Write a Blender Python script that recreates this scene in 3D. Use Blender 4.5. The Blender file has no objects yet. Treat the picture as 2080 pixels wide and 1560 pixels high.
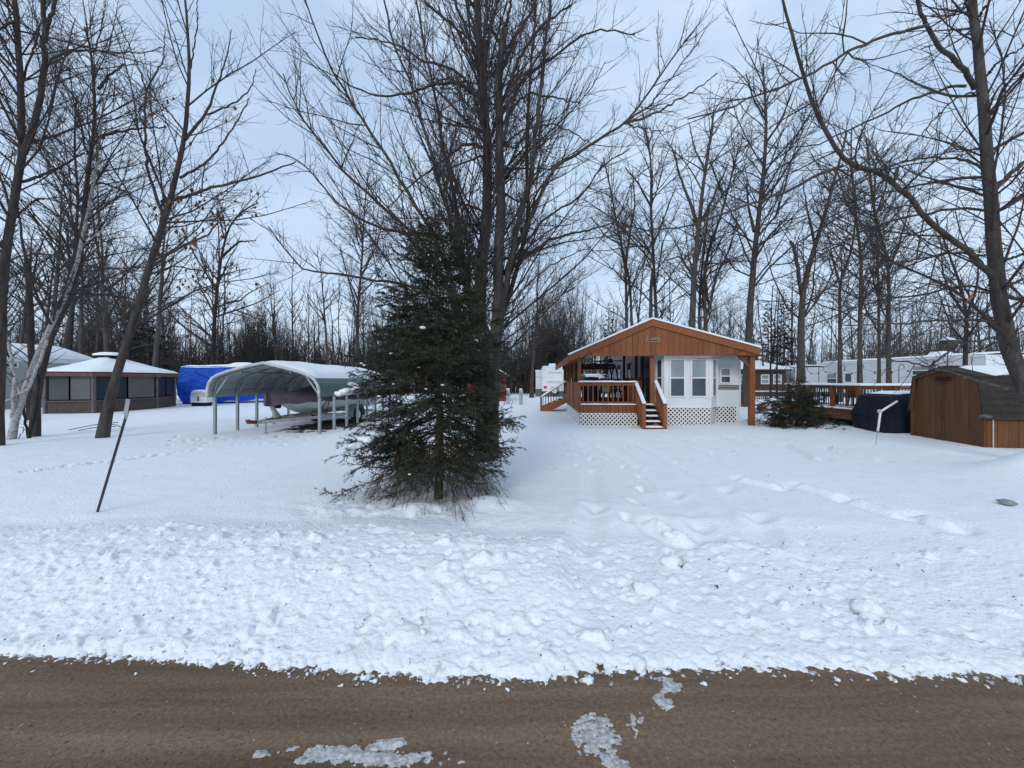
import bpy, math, random
import numpy as np
from mathutils import Vector, Matrix

SC = bpy.context.scene
COL = SC.collection
# ---------------------------------------------------------------- camera
F, CX, HY, CH = 781.0, 1040.0, 772.0, 1.65       # focal length / centre / horizon in photo pixels, eye height
cam_d = bpy.data.cameras.new('camera')
cam = bpy.data.objects.new('camera', cam_d)
COL.objects.link(cam)
cam_d.sensor_width = 36.0
cam_d.lens = 36.0 * F / 2080.0
cam_d.shift_y = -(780.0 - HY) / 2080.0
cam_d.clip_start = 0.05
cam_d.clip_end = 2000
cam.location = (0, 0, CH)
cam.rotation_euler = (math.radians(90), 0, 0)
SC.camera = cam
# ---------------------------------------------------------------- world, sun, exposure
SUN_EL, SUN_AZ = math.radians(28), math.radians(200)   # azimuth from +Y, clockwise
W = bpy.data.worlds.new('World')
SC.world = W
W.use_nodes = True
nt = W.node_tree
nt.nodes.clear()
def wn(t, **kw):
    n = nt.nodes.new(t)
    for k, v in kw.items(): setattr(n, k, v)
    return n
w_out = wn('ShaderNodeOutputWorld')
w_bg = wn('ShaderNodeBackground')
w_bg.inputs['Strength'].default_value = 0.1
sky = wn('ShaderNodeTexSky', sky_type='NISHITA')
sky.sun_disc = False
sky.sun_elevation = SUN_EL
sky.sun_rotation = SUN_AZ
tc = wn('ShaderNodeTexCoord')
mp = wn('ShaderNodeMapping')
mp.inputs['Scale'].default_value = (1.0, 1.0, 2.2)
mp.inputs['Location'].default_value = (3.1, 0.4, 1.7)
nz = wn('ShaderNodeTexNoise')
nz.inputs['Scale'].default_value = 2.1
nz.inputs['Detail'].default_value = 4
nz.inputs['Roughness'].default_value = 0.5
nz.inputs['Distortion'].default_value = 0.35
rp = wn('ShaderNodeValToRGB')
rp.color_ramp.elements[0].position = 0.40
rp.color_ramp.elements[1].position = 0.60
mx = wn('ShaderNodeMix', data_type='RGBA')
mx.inputs[6].default_value = (5.1, 6.75, 9.2, 1)     # thin grey-blue cloud
mx.inputs[7].default_value = (6.9, 8.5, 10.6, 1)    # brighter white cloud
mx2 = wn('ShaderNodeMix', data_type='RGBA')
mx2.inputs[0].default_value = 0.06
nt.links.new(tc.outputs['Generated'], mp.inputs['Vector'])
nt.links.new(mp.outputs[0], nz.inputs['Vector'])
nt.links.new(nz.outputs['Fac'], rp.inputs[0])
nt.links.new(rp.outputs[0], mx.inputs[0])
sepz = wn('ShaderNodeSeparateXYZ')
mr = wn('ShaderNodeMapRange')
mr.inputs[1].default_value = 0.02; mr.inputs[2].default_value = 0.55; mr.inputs[3].default_value = 0.75; mr.inputs[4].default_value = 0.0
mxh = wn('ShaderNodeMix', data_type='RGBA')
mxh.inputs[7].default_value = (6.9, 8.6, 10.7, 1)   # paler towards the horizon
nt.links.new(tc.outputs['Generated'], sepz.inputs[0])
nt.links.new(sepz.outputs['Z'], mr.inputs[0])
nt.links.new(mr.outputs[0], mxh.inputs[0])
nt.links.new(mx.outputs[2], mxh.inputs[6])
nt.links.new(mxh.outputs[2], mx2.inputs[6])
nt.links.new(sky.outputs[0], mx2.inputs[7])
nt.links.new(mx2.outputs[2], w_bg.inputs['Color'])
nt.links.new(w_bg.outputs[0], w_out.inputs['Surface'])
sun_d = bpy.data.lights.new('sun', 'SUN')
sun_d.energy = 1.25
sun_d.angle = math.radians(18)
sun_d.color = (1.0, 0.97, 0.93)
sun = bpy.data.objects.new('sun', sun_d)
COL.objects.link(sun)
_sd = Vector((math.sin(SUN_AZ) * math.cos(SUN_EL), math.cos(SUN_AZ) * math.cos(SUN_EL), math.sin(SUN_EL)))
sun.rotation_euler = _sd.to_track_quat('Z', 'Y').to_euler()
vs = SC.view_settings
vs.view_transform = 'Standard'
vs.look = 'None'
vs.gamma = 1
vs.exposure = 0.0
vs.use_curve_mapping = False
SC.render.engine = 'CYCLES'
SC.cycles.max_bounces = 6
SC.cycles.diffuse_bounces = 3
SC.cycles.use_denoising = True
try:
    SC.cycles.denoiser = 'OPENIMAGEDENOISE'
    SC.cycles.denoising_prefilter = 'ACCURATE'
except Exception:
    pass

# ---------------------------------------------------------------- helpers
RNG = np.random.default_rng(7)
random.seed(7)
def Pt(px, py, Y):
    return np.array([(px - CX) / F * Y, Y, CH - (py - HY) / F * Y])
def X(px, Y): return (px - CX) / F * Y
def Z(py, Y): return CH - (py - HY) / F * Y
def sstep(a, b, x):
    t = np.clip((x - a) / (b - a), 0, 1)
    return t * t * (3 - 2 * t)

_perm = np.random.default_rng(3).random((256, 256))
def vnoise(x, y):
    xi = np.floor(x).astype(int); yi = np.floor(y).astype(int)
    fx = x - xi; fy = y - yi
    fx = fx * fx * (3 - 2 * fx); fy = fy * fy * (3 - 2 * fy)
    g = lambda i, j: _perm[(xi + i) & 255, (yi + j) & 255]
    return (g(0, 0) * (1 - fx) + g(1, 0) * fx) * (1 - fy) + (g(0, 1) * (1 - fx) + g(1, 1) * fx) * fy
def fbm(x, y, o=4, gain=0.5):
    s = 0; a = 1; t = 0
    for i in range(o):
        s = s + a * vnoise(x * 2 ** i + 17.3 * i, y * 2 ** i + 31.7 * i); t += a; a *= gain
    return s / t - 0.5

def mesh_np(name, verts, quads=None, tris=None, smooth=True):
    me = bpy.data.meshes.new(name)
    verts = np.asarray(verts, dtype=np.float32)
    nq = 0 if quads is None else len(quads); ntr = 0 if tris is None else len(tris)
    me.vertices.add(len(verts)); me.vertices.foreach_set('co', verts.ravel())
    idx = []; st = []
    if nq: idx.append(np.asarray(quads, dtype=np.int32).ravel()); st.append(np.arange(nq, dtype=np.int32) * 4)
    if ntr: idx.append(np.asarray(tris, dtype=np.int32).ravel()); st.append(np.arange(ntr, dtype=np.int32) * 3 + nq * 4)
    idx = np.concatenate(idx); st = np.concatenate(st)
    me.loops.add(len(idx)); me.loops.foreach_set('vertex_index', idx)
    me.polygons.add(nq + ntr); me.polygons.foreach_set('loop_start', st)
    if smooth: me.polygons.foreach_set('use_smooth', np.ones(nq + ntr, dtype=bool))
    me.update(calc_edges=True)
    return me

def link(name, me, mat=None, parent=None, loc=None, rot=None):
    o = bpy.data.objects.new(name, me)
    COL.objects.link(o)
    if mat is not None and me is not None and len(me.materials) == 0: me.materials.append(mat)
    if parent is not None: o.parent = parent
    if loc is not None: o.location = loc
    if rot is not None: o.rotation_euler = rot
    return o
def tag(o, label=None, cat=None, group=None, kind=None):
    if label: o['label'] = label
    if cat: o['category'] = cat
    if group: o['group'] = group
    if kind: o['kind'] = kind
    return o
def thing(name, label, cat, loc=(0, 0, 0), rz=0.0, group=None):
    o = bpy.data.objects.new(name, None)
    o.empty_display_size = 0.2
    COL.objects.link(o)
    o.location = loc; o.rotation_euler = (0, 0, rz)
    return tag(o, label, cat, group)
def copy_tree(o, parent=None):
    c = o.copy(); COL.objects.link(c)
    if parent is not None: c.parent = parent
    for ch in list(o.children): copy_tree(ch, c)
    return c

class MB:
    def __init__(s): s.v = []; s.f = []
    def add(s, vs, fs):
        b = len(s.v); s.v += [tuple(map(float, v)) for v in vs]; s.f += [tuple(b + i for i in f) for f in fs]; return s
    def box(s, x0, x1, y0, y1, z0, z1):
        vs = [(x, y, z) for z in (z0, z1) for y in (y0, y1) for x in (x0, x1)]
        return s.add(vs, [(0, 2, 3, 1), (4, 5, 7, 6), (0, 1, 5, 4), (2, 6, 7, 3), (0, 4, 6, 2), (1, 3, 7, 5)])
    def bar(s, p, q, w, h=None, up=(0, 0, 1)):
        h = w if h is None else h
        p = Vector(p); q = Vector(q); d = (q - p).normalized(); u = Vector(up)
        if abs(d.dot(u)) > 0.98: u = Vector((0, 1, 0))
        a = d.cross(u).normalized(); b = a.cross(d).normalized()
        vs = []
        for c in (p, q):
            for sa, sb in ((-1, -1), (1, -1), (1, 1), (-1, 1)): vs.append(c + a * (sa * w / 2) + b * (sb * h / 2))
        return s.add(vs, [(3, 2, 1, 0), (4, 5, 6, 7), (0, 1, 5, 4), (1, 2, 6, 5), (2, 3, 7, 6), (3, 0, 4, 7)])
    def tube(s, pts, r, n=8, cap=True):
        pts = [Vector(p) for p in pts]
        rs = r if isinstance(r, (list, tuple)) else [r] * len(pts)
        b = len(s.v); ref = None
        for i, p in enumerate(pts):
            d = (pts[min(i + 1, len(pts) - 1)] - pts[max(i - 1, 0)]).normalized()
            if ref is None:
                ref = Vector((0, 0, 1)) if abs(d.z) < 0.9 else Vector((1, 0, 0))
            a = d.cross(ref).normalized(); c = a.cross(d).normalized()
            ref = c if abs(d.dot(c)) < 0.9 else ref
            for k in range(n):
                t = 2 * math.pi * k / n
                s.v.append(tuple(p + (a * math.cos(t) + c * math.sin(t)) * rs[i]))
        for i in range(len(pts) - 1):
            for k in range(n):
                k2 = (k + 1) % n
                s.f.append((b + i * n + k, b + i * n + k2, b + (i + 1) * n + k2, b + (i + 1) * n + k))
        if cap:
            s.f.append(tuple(b + k for k in range(n))[::-1]); e = b + (len(pts) - 1) * n
            s.f.append(tuple(e + k for k in range(n)))
        return s
    def prism(s, poly, y0, y1, axis='y'):
        n = len(poly)
        m = {'y': lambda a, b, c: (a, c, b), 'x': lambda a, b, c: (c, a, b), 'z': lambda a, b, c: (a, b, c)}[axis]
        vs = [m(a, b, y0) for a, b in poly] + [m(a, b, y1) for a, b in poly]
        fs = [tuple(range(n))[::-1], tuple(range(n, 2 * n))] + [(i, (i + 1) % n, n + (i + 1) % n, n + i) for i in range(n)]
        return s.add(vs, fs)
    def grid(s, fn, nu, nv, wrap=False):
        b = len(s.v)
        for i in range(nu):
            for j in range(nv): s.v.append(tuple(map(float, fn(i / (nu - 1), j / (nv - 1)))))
        for i in range(nu - 1):
            for j in range(nv - 1): s.f.append((b + i * nv + j, b + (i + 1) * nv + j, b + (i + 1) * nv + j + 1, b + i * nv + j + 1))
        return s
    def lathe(s, prof, c=(0, 0, 0), n=16):
        b = len(s.v)
        for r, z in prof:
            for k in range(n):
                t = 2 * math.pi * k / n; s.v.append((c[0] + r * math.cos(t), c[1] + r * math.sin(t), c[2] + z))
        for i in range(len(prof) - 1):
            for k in range(n):
                k2 = (k + 1) % n; s.f.append((b + i * n + k, b + i * n + k2, b + (i + 1) * n + k2, b + (i + 1) * n + k))
        return s
    def blob(s, c, r, rz=None, seed=0, amp=0.25, nu=8, nv=12):
        rz = r if rz is None else rz
        rg = np.random.default_rng(seed); ph = rg.random(6) * 6.28
        b = len(s.v)
        for i in range(nu + 1):
            th = math.pi * i / nu
            for j in range(nv):
                a = 2 * math.pi * j / nv
                k = 1 + amp * (math.sin(2 * a + ph[0] + th) * .4 + math.sin(3 * a + ph[1] + 2 * th) * .35 + math.sin(5 * a + ph[2] - 3 * th) * .25) * math.sin(th)
                s.v.append((c[0] + r * k * math.sin(th) * math.cos(a), c[1] + r * k * math.sin(th) * math.sin(a), c[2] + rz * k * math.cos(th)))
        for i in range(nu):
            for j in range(nv):
                j2 = (j + 1) % nv; s.f.append((b + i * nv + j, b + (i + 1) * nv + j, b + (i + 1) * nv + j2, b + i * nv + j2))
        return s
    def mesh(s, name, smooth=False):
        me = bpy.data.meshes.new(name); me.from_pydata(s.v, [], s.f); me.update()
        if smooth:
            for p in me.polygons: p.use_smooth = True
        return me
    def build(s, name, mat, parent=None, smooth=False, loc=None, rot=None):
        return link(name, s.mesh(name, smooth), mat, parent, loc, rot)

# ---------------------------------------------------------------- materials
def mat(name, col, rough=0.8, var=0.0, vscale=4.0, bump=0.0, bscale=30.0, stretch=(1, 1, 1), col2=None, metal=0.0, detail=4, spec=0.3, bdist=0.02, rnd=0.0):
    m = bpy.data.materials.new(name); m.use_nodes = True
    n = m.node_tree; b = n.nodes['Principled BSDF']
    b.inputs['Roughness'].default_value = rough; b.inputs['Metallic'].default_value = metal
    b.inputs['Specular IOR Level'].default_value = spec
    b.inputs['Base Color'].default_value = (*col, 1)
    if var > 0 or col2 or bump > 0:
        t = n.nodes.new('ShaderNodeTexCoord'); mpn = n.nodes.new('ShaderNodeMapping'); mpn.inputs['Scale'].default_value = stretch
        n.links.new(t.outputs['Object'], mpn.inputs[0])
    if var > 0 or col2:
        c2 = col2 or tuple(max(0, c * (1 - var)) for c in col); c1 = col if col2 else tuple(c * (1 + var) for c in col)
        z = n.nodes.new('ShaderNodeTexNoise'); z.inputs['Scale'].default_value = vscale; z.inputs['Detail'].default_value = detail; z.inputs['Roughness'].default_value = 0.62
        r = n.nodes.new('ShaderNodeValToRGB'); r.color_ramp.elements[0].position = 0.32; r.color_ramp.elements[1].position = 0.68
        r.color_ramp.elements[0].color = (*c2, 1); r.color_ramp.elements[1].color = (*c1, 1)
        n.links.new(mpn.outputs[0], z.inputs['Vector']); n.links.new(z.outputs['Fac'], r.inputs[0]); n.links.new(r.outputs[0], b.inputs['Base Color'])
    if rnd > 0 and b.inputs['Base Color'].is_linked:
        src = b.inputs['Base Color'].links[0].from_socket; oi = n.nodes.new('ShaderNodeObjectInfo'); ml = n.nodes.new('ShaderNodeMapRange'); hv = n.nodes.new('ShaderNodeHueSaturation')
        ml.inputs[3].default_value = 1 - rnd; ml.inputs[4].default_value = 1 + rnd
        n.links.new(oi.outputs['Random'], ml.inputs[0]); n.links.new(ml.outputs[0], hv.inputs['Value']); n.links.new(src, hv.inputs['Color']); n.links.new(hv.outputs[0], b.inputs['Base Color'])
    if bump > 0:
        z2 = n.nodes.new('ShaderNodeTexNoise'); z2.inputs['Scale'].default_value = bscale; z2.inputs['Detail'].default_value = 5
        bp = n.nodes.new('ShaderNodeBump'); bp.inputs['Strength'].default_value = bump; bp.inputs['Distance'].default_value = bdist
        n.links.new(mpn.outputs[0], z2.inputs['Vector']); n.links.new(z2.outputs['Fac'], bp.inputs['Height']); n.links.new(bp.outputs[0], b.inputs['Normal'])
    return m
M = {}
M['snow'] = mat('snow', (0.86, 0.88, 0.90), 0.75, 0.02, 3.0, 0.45, 38.0, bdist=0.03, spec=0.25)
M['slush'] = mat('dirty_slush', (0.64, 0.65, 0.66), 0.6, 0, 38, 0.5, 70, col2=(0.30, 0.265, 0.235))
M['roof_snow'] = mat('roof_snow', (0.86, 0.88, 0.90), 0.75, 0.02, 3.0, 0.25, 9.0, bdist=0.04, spec=0.25)
M['stain'] = mat('stained_cedar', (0.275, 0.100, 0.038), 0.65, 0, 7.0, 0.25, 40, (6, 6, 0.6), (0.19, 0.064, 0.024), rnd=.16)
M['deck_wood'] = mat('deck_wood', (0.215, 0.080, 0.036), 0.7, 0, 7.0, 0.25, 40, (6, 6, 0.6), (0.16, 0.05, 0.02), rnd=.15)
M['red_wood'] = mat('red_wood', (0.10, 0.022, 0.014), 0.7, 0.25, 6)
M['white'] = mat('white_vinyl', (0.72, 0.73, 0.74), 0.55, 0.05, 2.0)
M['white_trim'] = mat('white_trim', (0.78, 0.78, 0.78), 0.5, 0.04, 3.0)
M['lattice'] = mat('white_lattice', (0.74, 0.72, 0.70), 0.6, 0.06, 5.0)
M['siding'] = mat('pale_siding', (0.70, 0.71, 0.72), 0.6, 0.06, 1.2)
M['glass'] = mat('window_glass', (0.055, 0.075, 0.085), 0.12, 0.2, 1.5, spec=0.6)
M['blind'] = mat('glass_over_pale_blind', (0.25, 0.30, 0.32), 0.2, 0.15, 1.5, spec=0.6)
M['black'] = mat('black_metal', (0.012, 0.012, 0.014), 0.5, 0.2, 5)
M['dark'] = mat('dark_fabric', (0.008, 0.010, 0.022), 0.6, 0.3, 3, 0.3, 6)
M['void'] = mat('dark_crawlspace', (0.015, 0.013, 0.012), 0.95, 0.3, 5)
M['galv'] = mat('galvanised_steel', (0.27, 0.31, 0.33), 0.45, 0.12, 4, metal=0.35)
M['galv_dirty'] = mat('white_metal_trim', (0.62, 0.62, 0.60), 0.5, 0, 9, col2=(0.42, 0.41, 0.38))
M['sheet'] = mat('roof_sheet_underside', (0.33, 0.36, 0.365), 0.5, 0.08, 2)
M['green'] = mat('green_painted_steel', (0.055, 0.105, 0.09), 0.45, 0.12, 3)
M['cover'] = mat('mauve_canvas', (0.13, 0.10, 0.125), 0.9, 0.2, 3, 0.4, 12)
M['hull'] = mat('grey_hull', (0.58, 0.61, 0.60), 0.35, 0.08, 2)
M['rust'] = mat('rusty_steel', (0.13, 0.055, 0.035), 0.8, 0.4, 12, 0.3, 40)
M['trailer_paint'] = mat('pale_trailer_paint', (0.55, 0.56, 0.55), 0.5, 0, 10, col2=(0.36, 0.33, 0.30))
M['rubber'] = mat('rubber', (0.015, 0.015, 0.016), 0.8)
M['tarp'] = mat('blue_tarp', (0.004, 0.075, 0.52), 0.42, 0.22, 2.2, 0.8, 3.2, (1, 1, 2.5), bdist=0.14)
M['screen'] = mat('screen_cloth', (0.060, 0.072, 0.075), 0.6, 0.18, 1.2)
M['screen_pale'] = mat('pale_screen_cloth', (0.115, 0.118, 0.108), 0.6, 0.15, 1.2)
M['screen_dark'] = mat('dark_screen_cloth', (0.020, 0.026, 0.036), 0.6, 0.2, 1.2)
M['old_wood'] = mat('weathered_wood', (0.085, 0.062, 0.05), 0.85, 0.35, 5, 0.3, 30, (6, 6, 0.7))
M['gazebo_fascia'] = mat('gazebo_fascia', (0.16, 0.075, 0.045), 0.8, 0.3, 5, 0.2, 30)
M['greywood'] = mat('grey_brown_trim', (0.12, 0.10, 0.10), 0.8, 0.2, 5)
M['shed'] = mat('shed_boards', (0.155, 0.070, 0.028), 0.75, 0, 2.6, 0.25, 40, (3, 3, 0.5), (0.105, 0.045, 0.018), rnd=.12)
M['shed_light'] = mat('shed_wall_side', (0.17, 0.072, 0.026), 0.75, 0, 2.6, 0.25, 40, (3, 3, 0.5), (0.12, 0.048, 0.018), rnd=.12)
M['shingle'] = mat('dark_shingle', (0.05, 0.042, 0.036), 0.95, 0, 9, 0.5, 25, col2=(0.028, 0.025, 0.022))
M['brown_wall'] = mat('brown_house_wall', (0.075, 0.052, 0.038), 0.85, 0.2, 2)
M['red_shed'] = mat('red_shed_wall', (0.17, 0.032, 0.02), 0.8, 0.2, 3)
M['pedestal'] = mat('grey_pedestal', (0.33, 0.37, 0.36), 0.5, 0.1, 4)
M['grey_skirt'] = mat('grey_skirt', (0.13, 0.14, 0.15), 0.7, 0.15, 3)
M['brass'] = mat('pale_sign_metal', (0.30, 0.25, 0.17), 0.5, 0.2, 9)
M['plate'] = mat('reflective_plate', (0.40, 0.45, 0.48), 0.35, 0.1, 9, metal=0.5)
M['stake'] = mat('dark_stake', (0.03, 0.024, 0.027), 0.6, 0.3, 9)
M['pvc'] = mat('white_pipe', (0.75, 0.76, 0.76), 0.4)
M['leaf'] = mat('dead_leaf', (0.15, 0.06, 0.025), 0.9, 0.4, 20)
M['leaf_orange'] = mat('orange_dead_leaf', (0.32, 0.12, 0.04), 0.9, 0.3, 20)
M['ice'] = mat('grey_stone', (0.30, 0.31, 0.32), 0.6, 0.2, 20)
M['stripe'] = mat('brown_stripe', (0.14, 0.10, 0.095), 0.6)
M['tail'] = mat('red_lens', (0.35, 0.03, 0.04), 0.3)
M['letters'] = mat('grey_lettering', (0.30, 0.32, 0.34), 0.5)
M['bark'] = mat('bark', (0.085, 0.070, 0.062), 0.95, 0, 9, 0.9, 22, (1, 1, 0.22), (0.035, 0.029, 0.027), bdist=0.03)
M['bark_grey'] = mat('bark_grey', (0.098, 0.085, 0.075), 0.95, 0, 8, 0.9, 20, (1, 1, 0.25), (0.036, 0.031, 0.028), bdist=0.03)
M['bark_dark'] = mat('bark_dark', (0.045, 0.038, 0.036), 0.95, 0, 8, 0.6, 20, (1, 1, 0.25), (0.02, 0.017, 0.017), bdist=0.03)
M['twig'] = mat('twig_bark', (0.060, 0.046, 0.044), 0.9, 0.25, 3)
M['twig_far'] = mat('far_twig_bark', (0.052, 0.043, 0.041), 0.9, 0.3, 0.4)
M['bark_far'] = mat('far_bark', (0.070, 0.060, 0.055), 0.95, 0.4, 2.0, 0, 1, (1, 1, 0.3))
M['needles'] = mat('spruce_needles', (0.056, 0.064, 0.038), 0.85, 0, 4.2, col2=(0.022, 0.027, 0.017), spec=0.15)
M['needles_tip'] = mat('spruce_needles_bluish', (0.085, 0.108, 0.086), 0.85, 0, 3.2, col2=(0.038, 0.052, 0.038), spec=0.15)
M['needles_far'] = mat('far_spruce_needles', (0.026, 0.034, 0.028), 0.9, 0.4, 1.2, spec=0.1)
M['dead_twig'] = mat('dead_spruce_twig', (0.065, 0.042, 0.024), 0.95, 0.4, 6)

# birch bark: white with dark horizontal marks
mb_ = mat('birch_bark', (0.44, 0.425, 0.40), 0.8, 0, 3.0, 0.4, 20, (4, 4, 14), (0.05, 0.042, 0.04))
mb_.node_tree.nodes['Color Ramp'].color_ramp.elements[0].position = 0.36
mb_.node_tree.nodes['Color Ramp'].color_ramp.elements[1].position = 0.46
M['birch'] = mb_

# dirt road
def road_mat():
    m = bpy.data.materials.new('packed_dirt'); m.use_nodes = True; n = m.node_tree; b = n.nodes['Principled BSDF']
    b.inputs['Roughness'].default_value = 0.8; b.inputs['Specular IOR Level'].default_value = 0.25
    t = n.nodes.new('ShaderNodeTexCoord')
    mpn = n.nodes.new('ShaderNodeMapping'); mpn.inputs['Scale'].default_value = (0.16, 2.4, 1)
    n.links.new(t.outputs['Object'], mpn.inputs[0])
    def noise(s, d, src, r=.6):
        z = n.nodes.new('ShaderNodeTexNoise'); z.inputs['Scale'].default_value = s; z.inputs['Detail'].default_value = d; z.inputs['Roughness'].default_value = r
        n.links.new(src, z.inputs['Vector']); return z
    z1 = noise(2.2, 5, mpn.outputs[0]); z2 = noise(48, 6, t.outputs['Object'], .7); z3 = noise(170, 3, t.outputs['Object'])
    r1 = n.nodes.new('ShaderNodeValToRGB'); e = r1.color_ramp.elements
    e[0].position = .32; e[1].position = .68; e[0].color = (0.155, 0.100, 0.060, 1); e[1].color = (0.300, 0.207, 0.134, 1)
    r2 = n.nodes.new('ShaderNodeValToRGB'); e = r2.color_ramp.elements
    e[0].position = .30; e[1].position = .62; e[0].color = (0.30, 0.28, 0.27, 1); e[1].color = (1.12, 1.12, 1.12, 1)
    mm = n.nodes.new('ShaderNodeMix'); mm.data_type = 'RGBA'; mm.blend_type = 'MULTIPLY'; mm.inputs[0].default_value = .62
    n.links.new(z1.outputs['Fac'], r1.inputs[0]); n.links.new(z2.outputs['Fac'], r2.inputs[0])
    n.links.new(r1.outputs[0], mm.inputs[6]); n.links.new(r2.outputs[0], mm.inputs[7]); n.links.new(mm.outputs[2], b.inputs['Base Color'])
    ad = n.nodes.new('ShaderNodeMath'); ad.operation = 'MULTIPLY_ADD'; ad.inputs[1].default_value = .35
    n.links.new(z3.outputs['Fac'], ad.inputs[0]); n.links.new(z2.outputs['Fac'], ad.inputs[2])
    bp = n.nodes.new('ShaderNodeBump'); bp.inputs['Strength'].default_value = .7; bp.inputs['Distance'].default_value = .02
    n.links.new(ad.outputs[0], bp.inputs['Height']); n.links.new(bp.outputs[0], b.inputs['Normal'])
    return m
M['road'] = road_mat()
def ground_snow_mat():      # snow with beige road grit thrown into the bank
    m = mat('ground_snow', (0.86, 0.88, 0.90), 0.75, 0.02, 3.0, 0.5, 34.0, bdist=0.03, spec=0.25); n = m.node_tree; b = n.nodes['Principled BSDF']
    src = b.inputs['Base Color'].links[0].from_socket
    t = n.nodes.new('ShaderNodeTexCoord'); sp = n.nodes.new('ShaderNodeSeparateXYZ'); n.links.new(t.outputs['Object'], sp.inputs[0])
    z = n.nodes.new('ShaderNodeTexNoise'); z.inputs['Scale'].default_value = 9; z.inputs['Detail'].default_value = 6; z.inputs['Roughness'].default_value = .72; n.links.new(t.outputs['Object'], z.inputs['Vector'])
    a = n.nodes.new('ShaderNodeMapRange'); a.inputs[1].default_value = .56; a.inputs[2].default_value = .72; n.links.new(z.outputs['Fac'], a.inputs[0])
    y = n.nodes.new('ShaderNodeMapRange'); y.inputs[1].default_value = 2.15; y.inputs[2].default_value = 3.3; y.inputs[3].default_value = .75; y.inputs[4].default_value = 0; n.links.new(sp.outputs['Y'], y.inputs[0])
    mu = n.nodes.new('ShaderNodeMath'); mu.operation = 'MULTIPLY'; n.links.new(a.outputs[0], mu.inputs[0]); n.links.new(y.outputs[0], mu.inputs[1])
    x = n.nodes.new('ShaderNodeMix'); x.data_type = 'RGBA'; x.inputs[7].default_value = (.50, .42, .35, 1); n.links.new(mu.outputs[0], x.inputs[0]); n.links.new(src, x.inputs[6]); n.links.new(x.outputs[2], b.inputs['Base Color'])
    return m
M['ground_snow'] = ground_snow_mat()
M['bare'] = mat('bare_dark_soil', (0.04, 0.028, 0.02), 0.95, 0, 7, 0.6, 18, col2=(0.016, 0.012, 0.01))

# ================================================================= GROUND
_ep = [(-700, 1336), (0, 1337), (200, 1342), (400, 1350), (560, 1362), (700, 1373), (850, 1379), (1000, 1386), (1090, 1388), (1180, 1378), (1250, 1372), (1500, 1365), (1650, 1368), (1800, 1373), (2080, 1379), (2800, 1380)]
_eY = np.array([CH * F / (y - HY) for _, y in _ep]); _eX = np.array([(px - CX) / F * Y for (px, _), Y in zip(_ep, _eY)])
def edge(x): return np.interp(x, _eX, _eY)
def seg_dist(x, y, a, b):
    ax, ay = a; bx, by = b; dx, dy = bx - ax, by - ay
    t = np.clip(((x - ax) * dx + (y - ay) * dy) / (dx * dx + dy * dy), 0, 1)
    return np.hypot(x - ax - t * dx, y - ay - t * dy), t
def gpos(px, py, z=0.06):
    Y = (CH - z) * F / (py - HY); return ((px - CX) / F * Y, Y)
TRACKS = [[(1215, 905), (1290, 950), (1365, 1010), (1420, 1075), (1440, 1100)], [(1270, 890), (1370, 940), (1470, 1000), (1540, 1060), (1555, 1110)],
          [(1180, 900), (1200, 960), (1210, 1040), (1180, 1120)], [(1330, 880), (1450, 925), (1560, 985)]]
TRACKS = [[gpos(*q) for q in t] for t in TRACKS]
RIDGES = [((1512, 978), (1572, 993)), ((1632, 993), (1712, 1016)), ((1735, 1026), (1822, 1053)), ((1870, 1060), (1925, 1077)), ((1575, 888), (1700, 915)),
          ((1400, 893), (1490, 884)), ((1690, 912), (1780, 936)), ((1330, 1073), (1380, 1100)), ((1605, 905), (1660, 935))]
RIDGES = [(gpos(*a), gpos(*b)) for a, b in RIDGES]
_fr = np.random.default_rng(11)
FOOT = [(1290, 958), (1300, 975), (1301, 1000), (1290, 1030), (1272, 1062), (1303, 1003), (1240, 925), (1255, 940), (1215, 910), (1180, 905), (1158, 915), (1150, 898), (1190, 920),
        (1355, 1087), (1370, 1140), (1235, 935), (1265, 952), (1420, 905), (1445, 922), (1470, 915), (1490, 925), (1400, 935), (1350, 895), (1375, 905), (1170, 950), (1120, 955), (1500, 900), (1530, 905)]
FOOT = [gpos(*q) for q in FOOT] + [gpos(_fr.uniform(1140, 1520), _fr.uniform(880, 935)) for _ in range(34)] + [gpos(_fr.uniform(330, 640), _fr.uniform(884, 905)) for _ in range(26)]
# the trail leading to the carport and the one past the marker stake
FOOT += [gpos(60 + 24 * i + _fr.uniform(-4, 4), 962 - 3.4 * i + _fr.uniform(-2, 2)) for i in range(15)]

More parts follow.
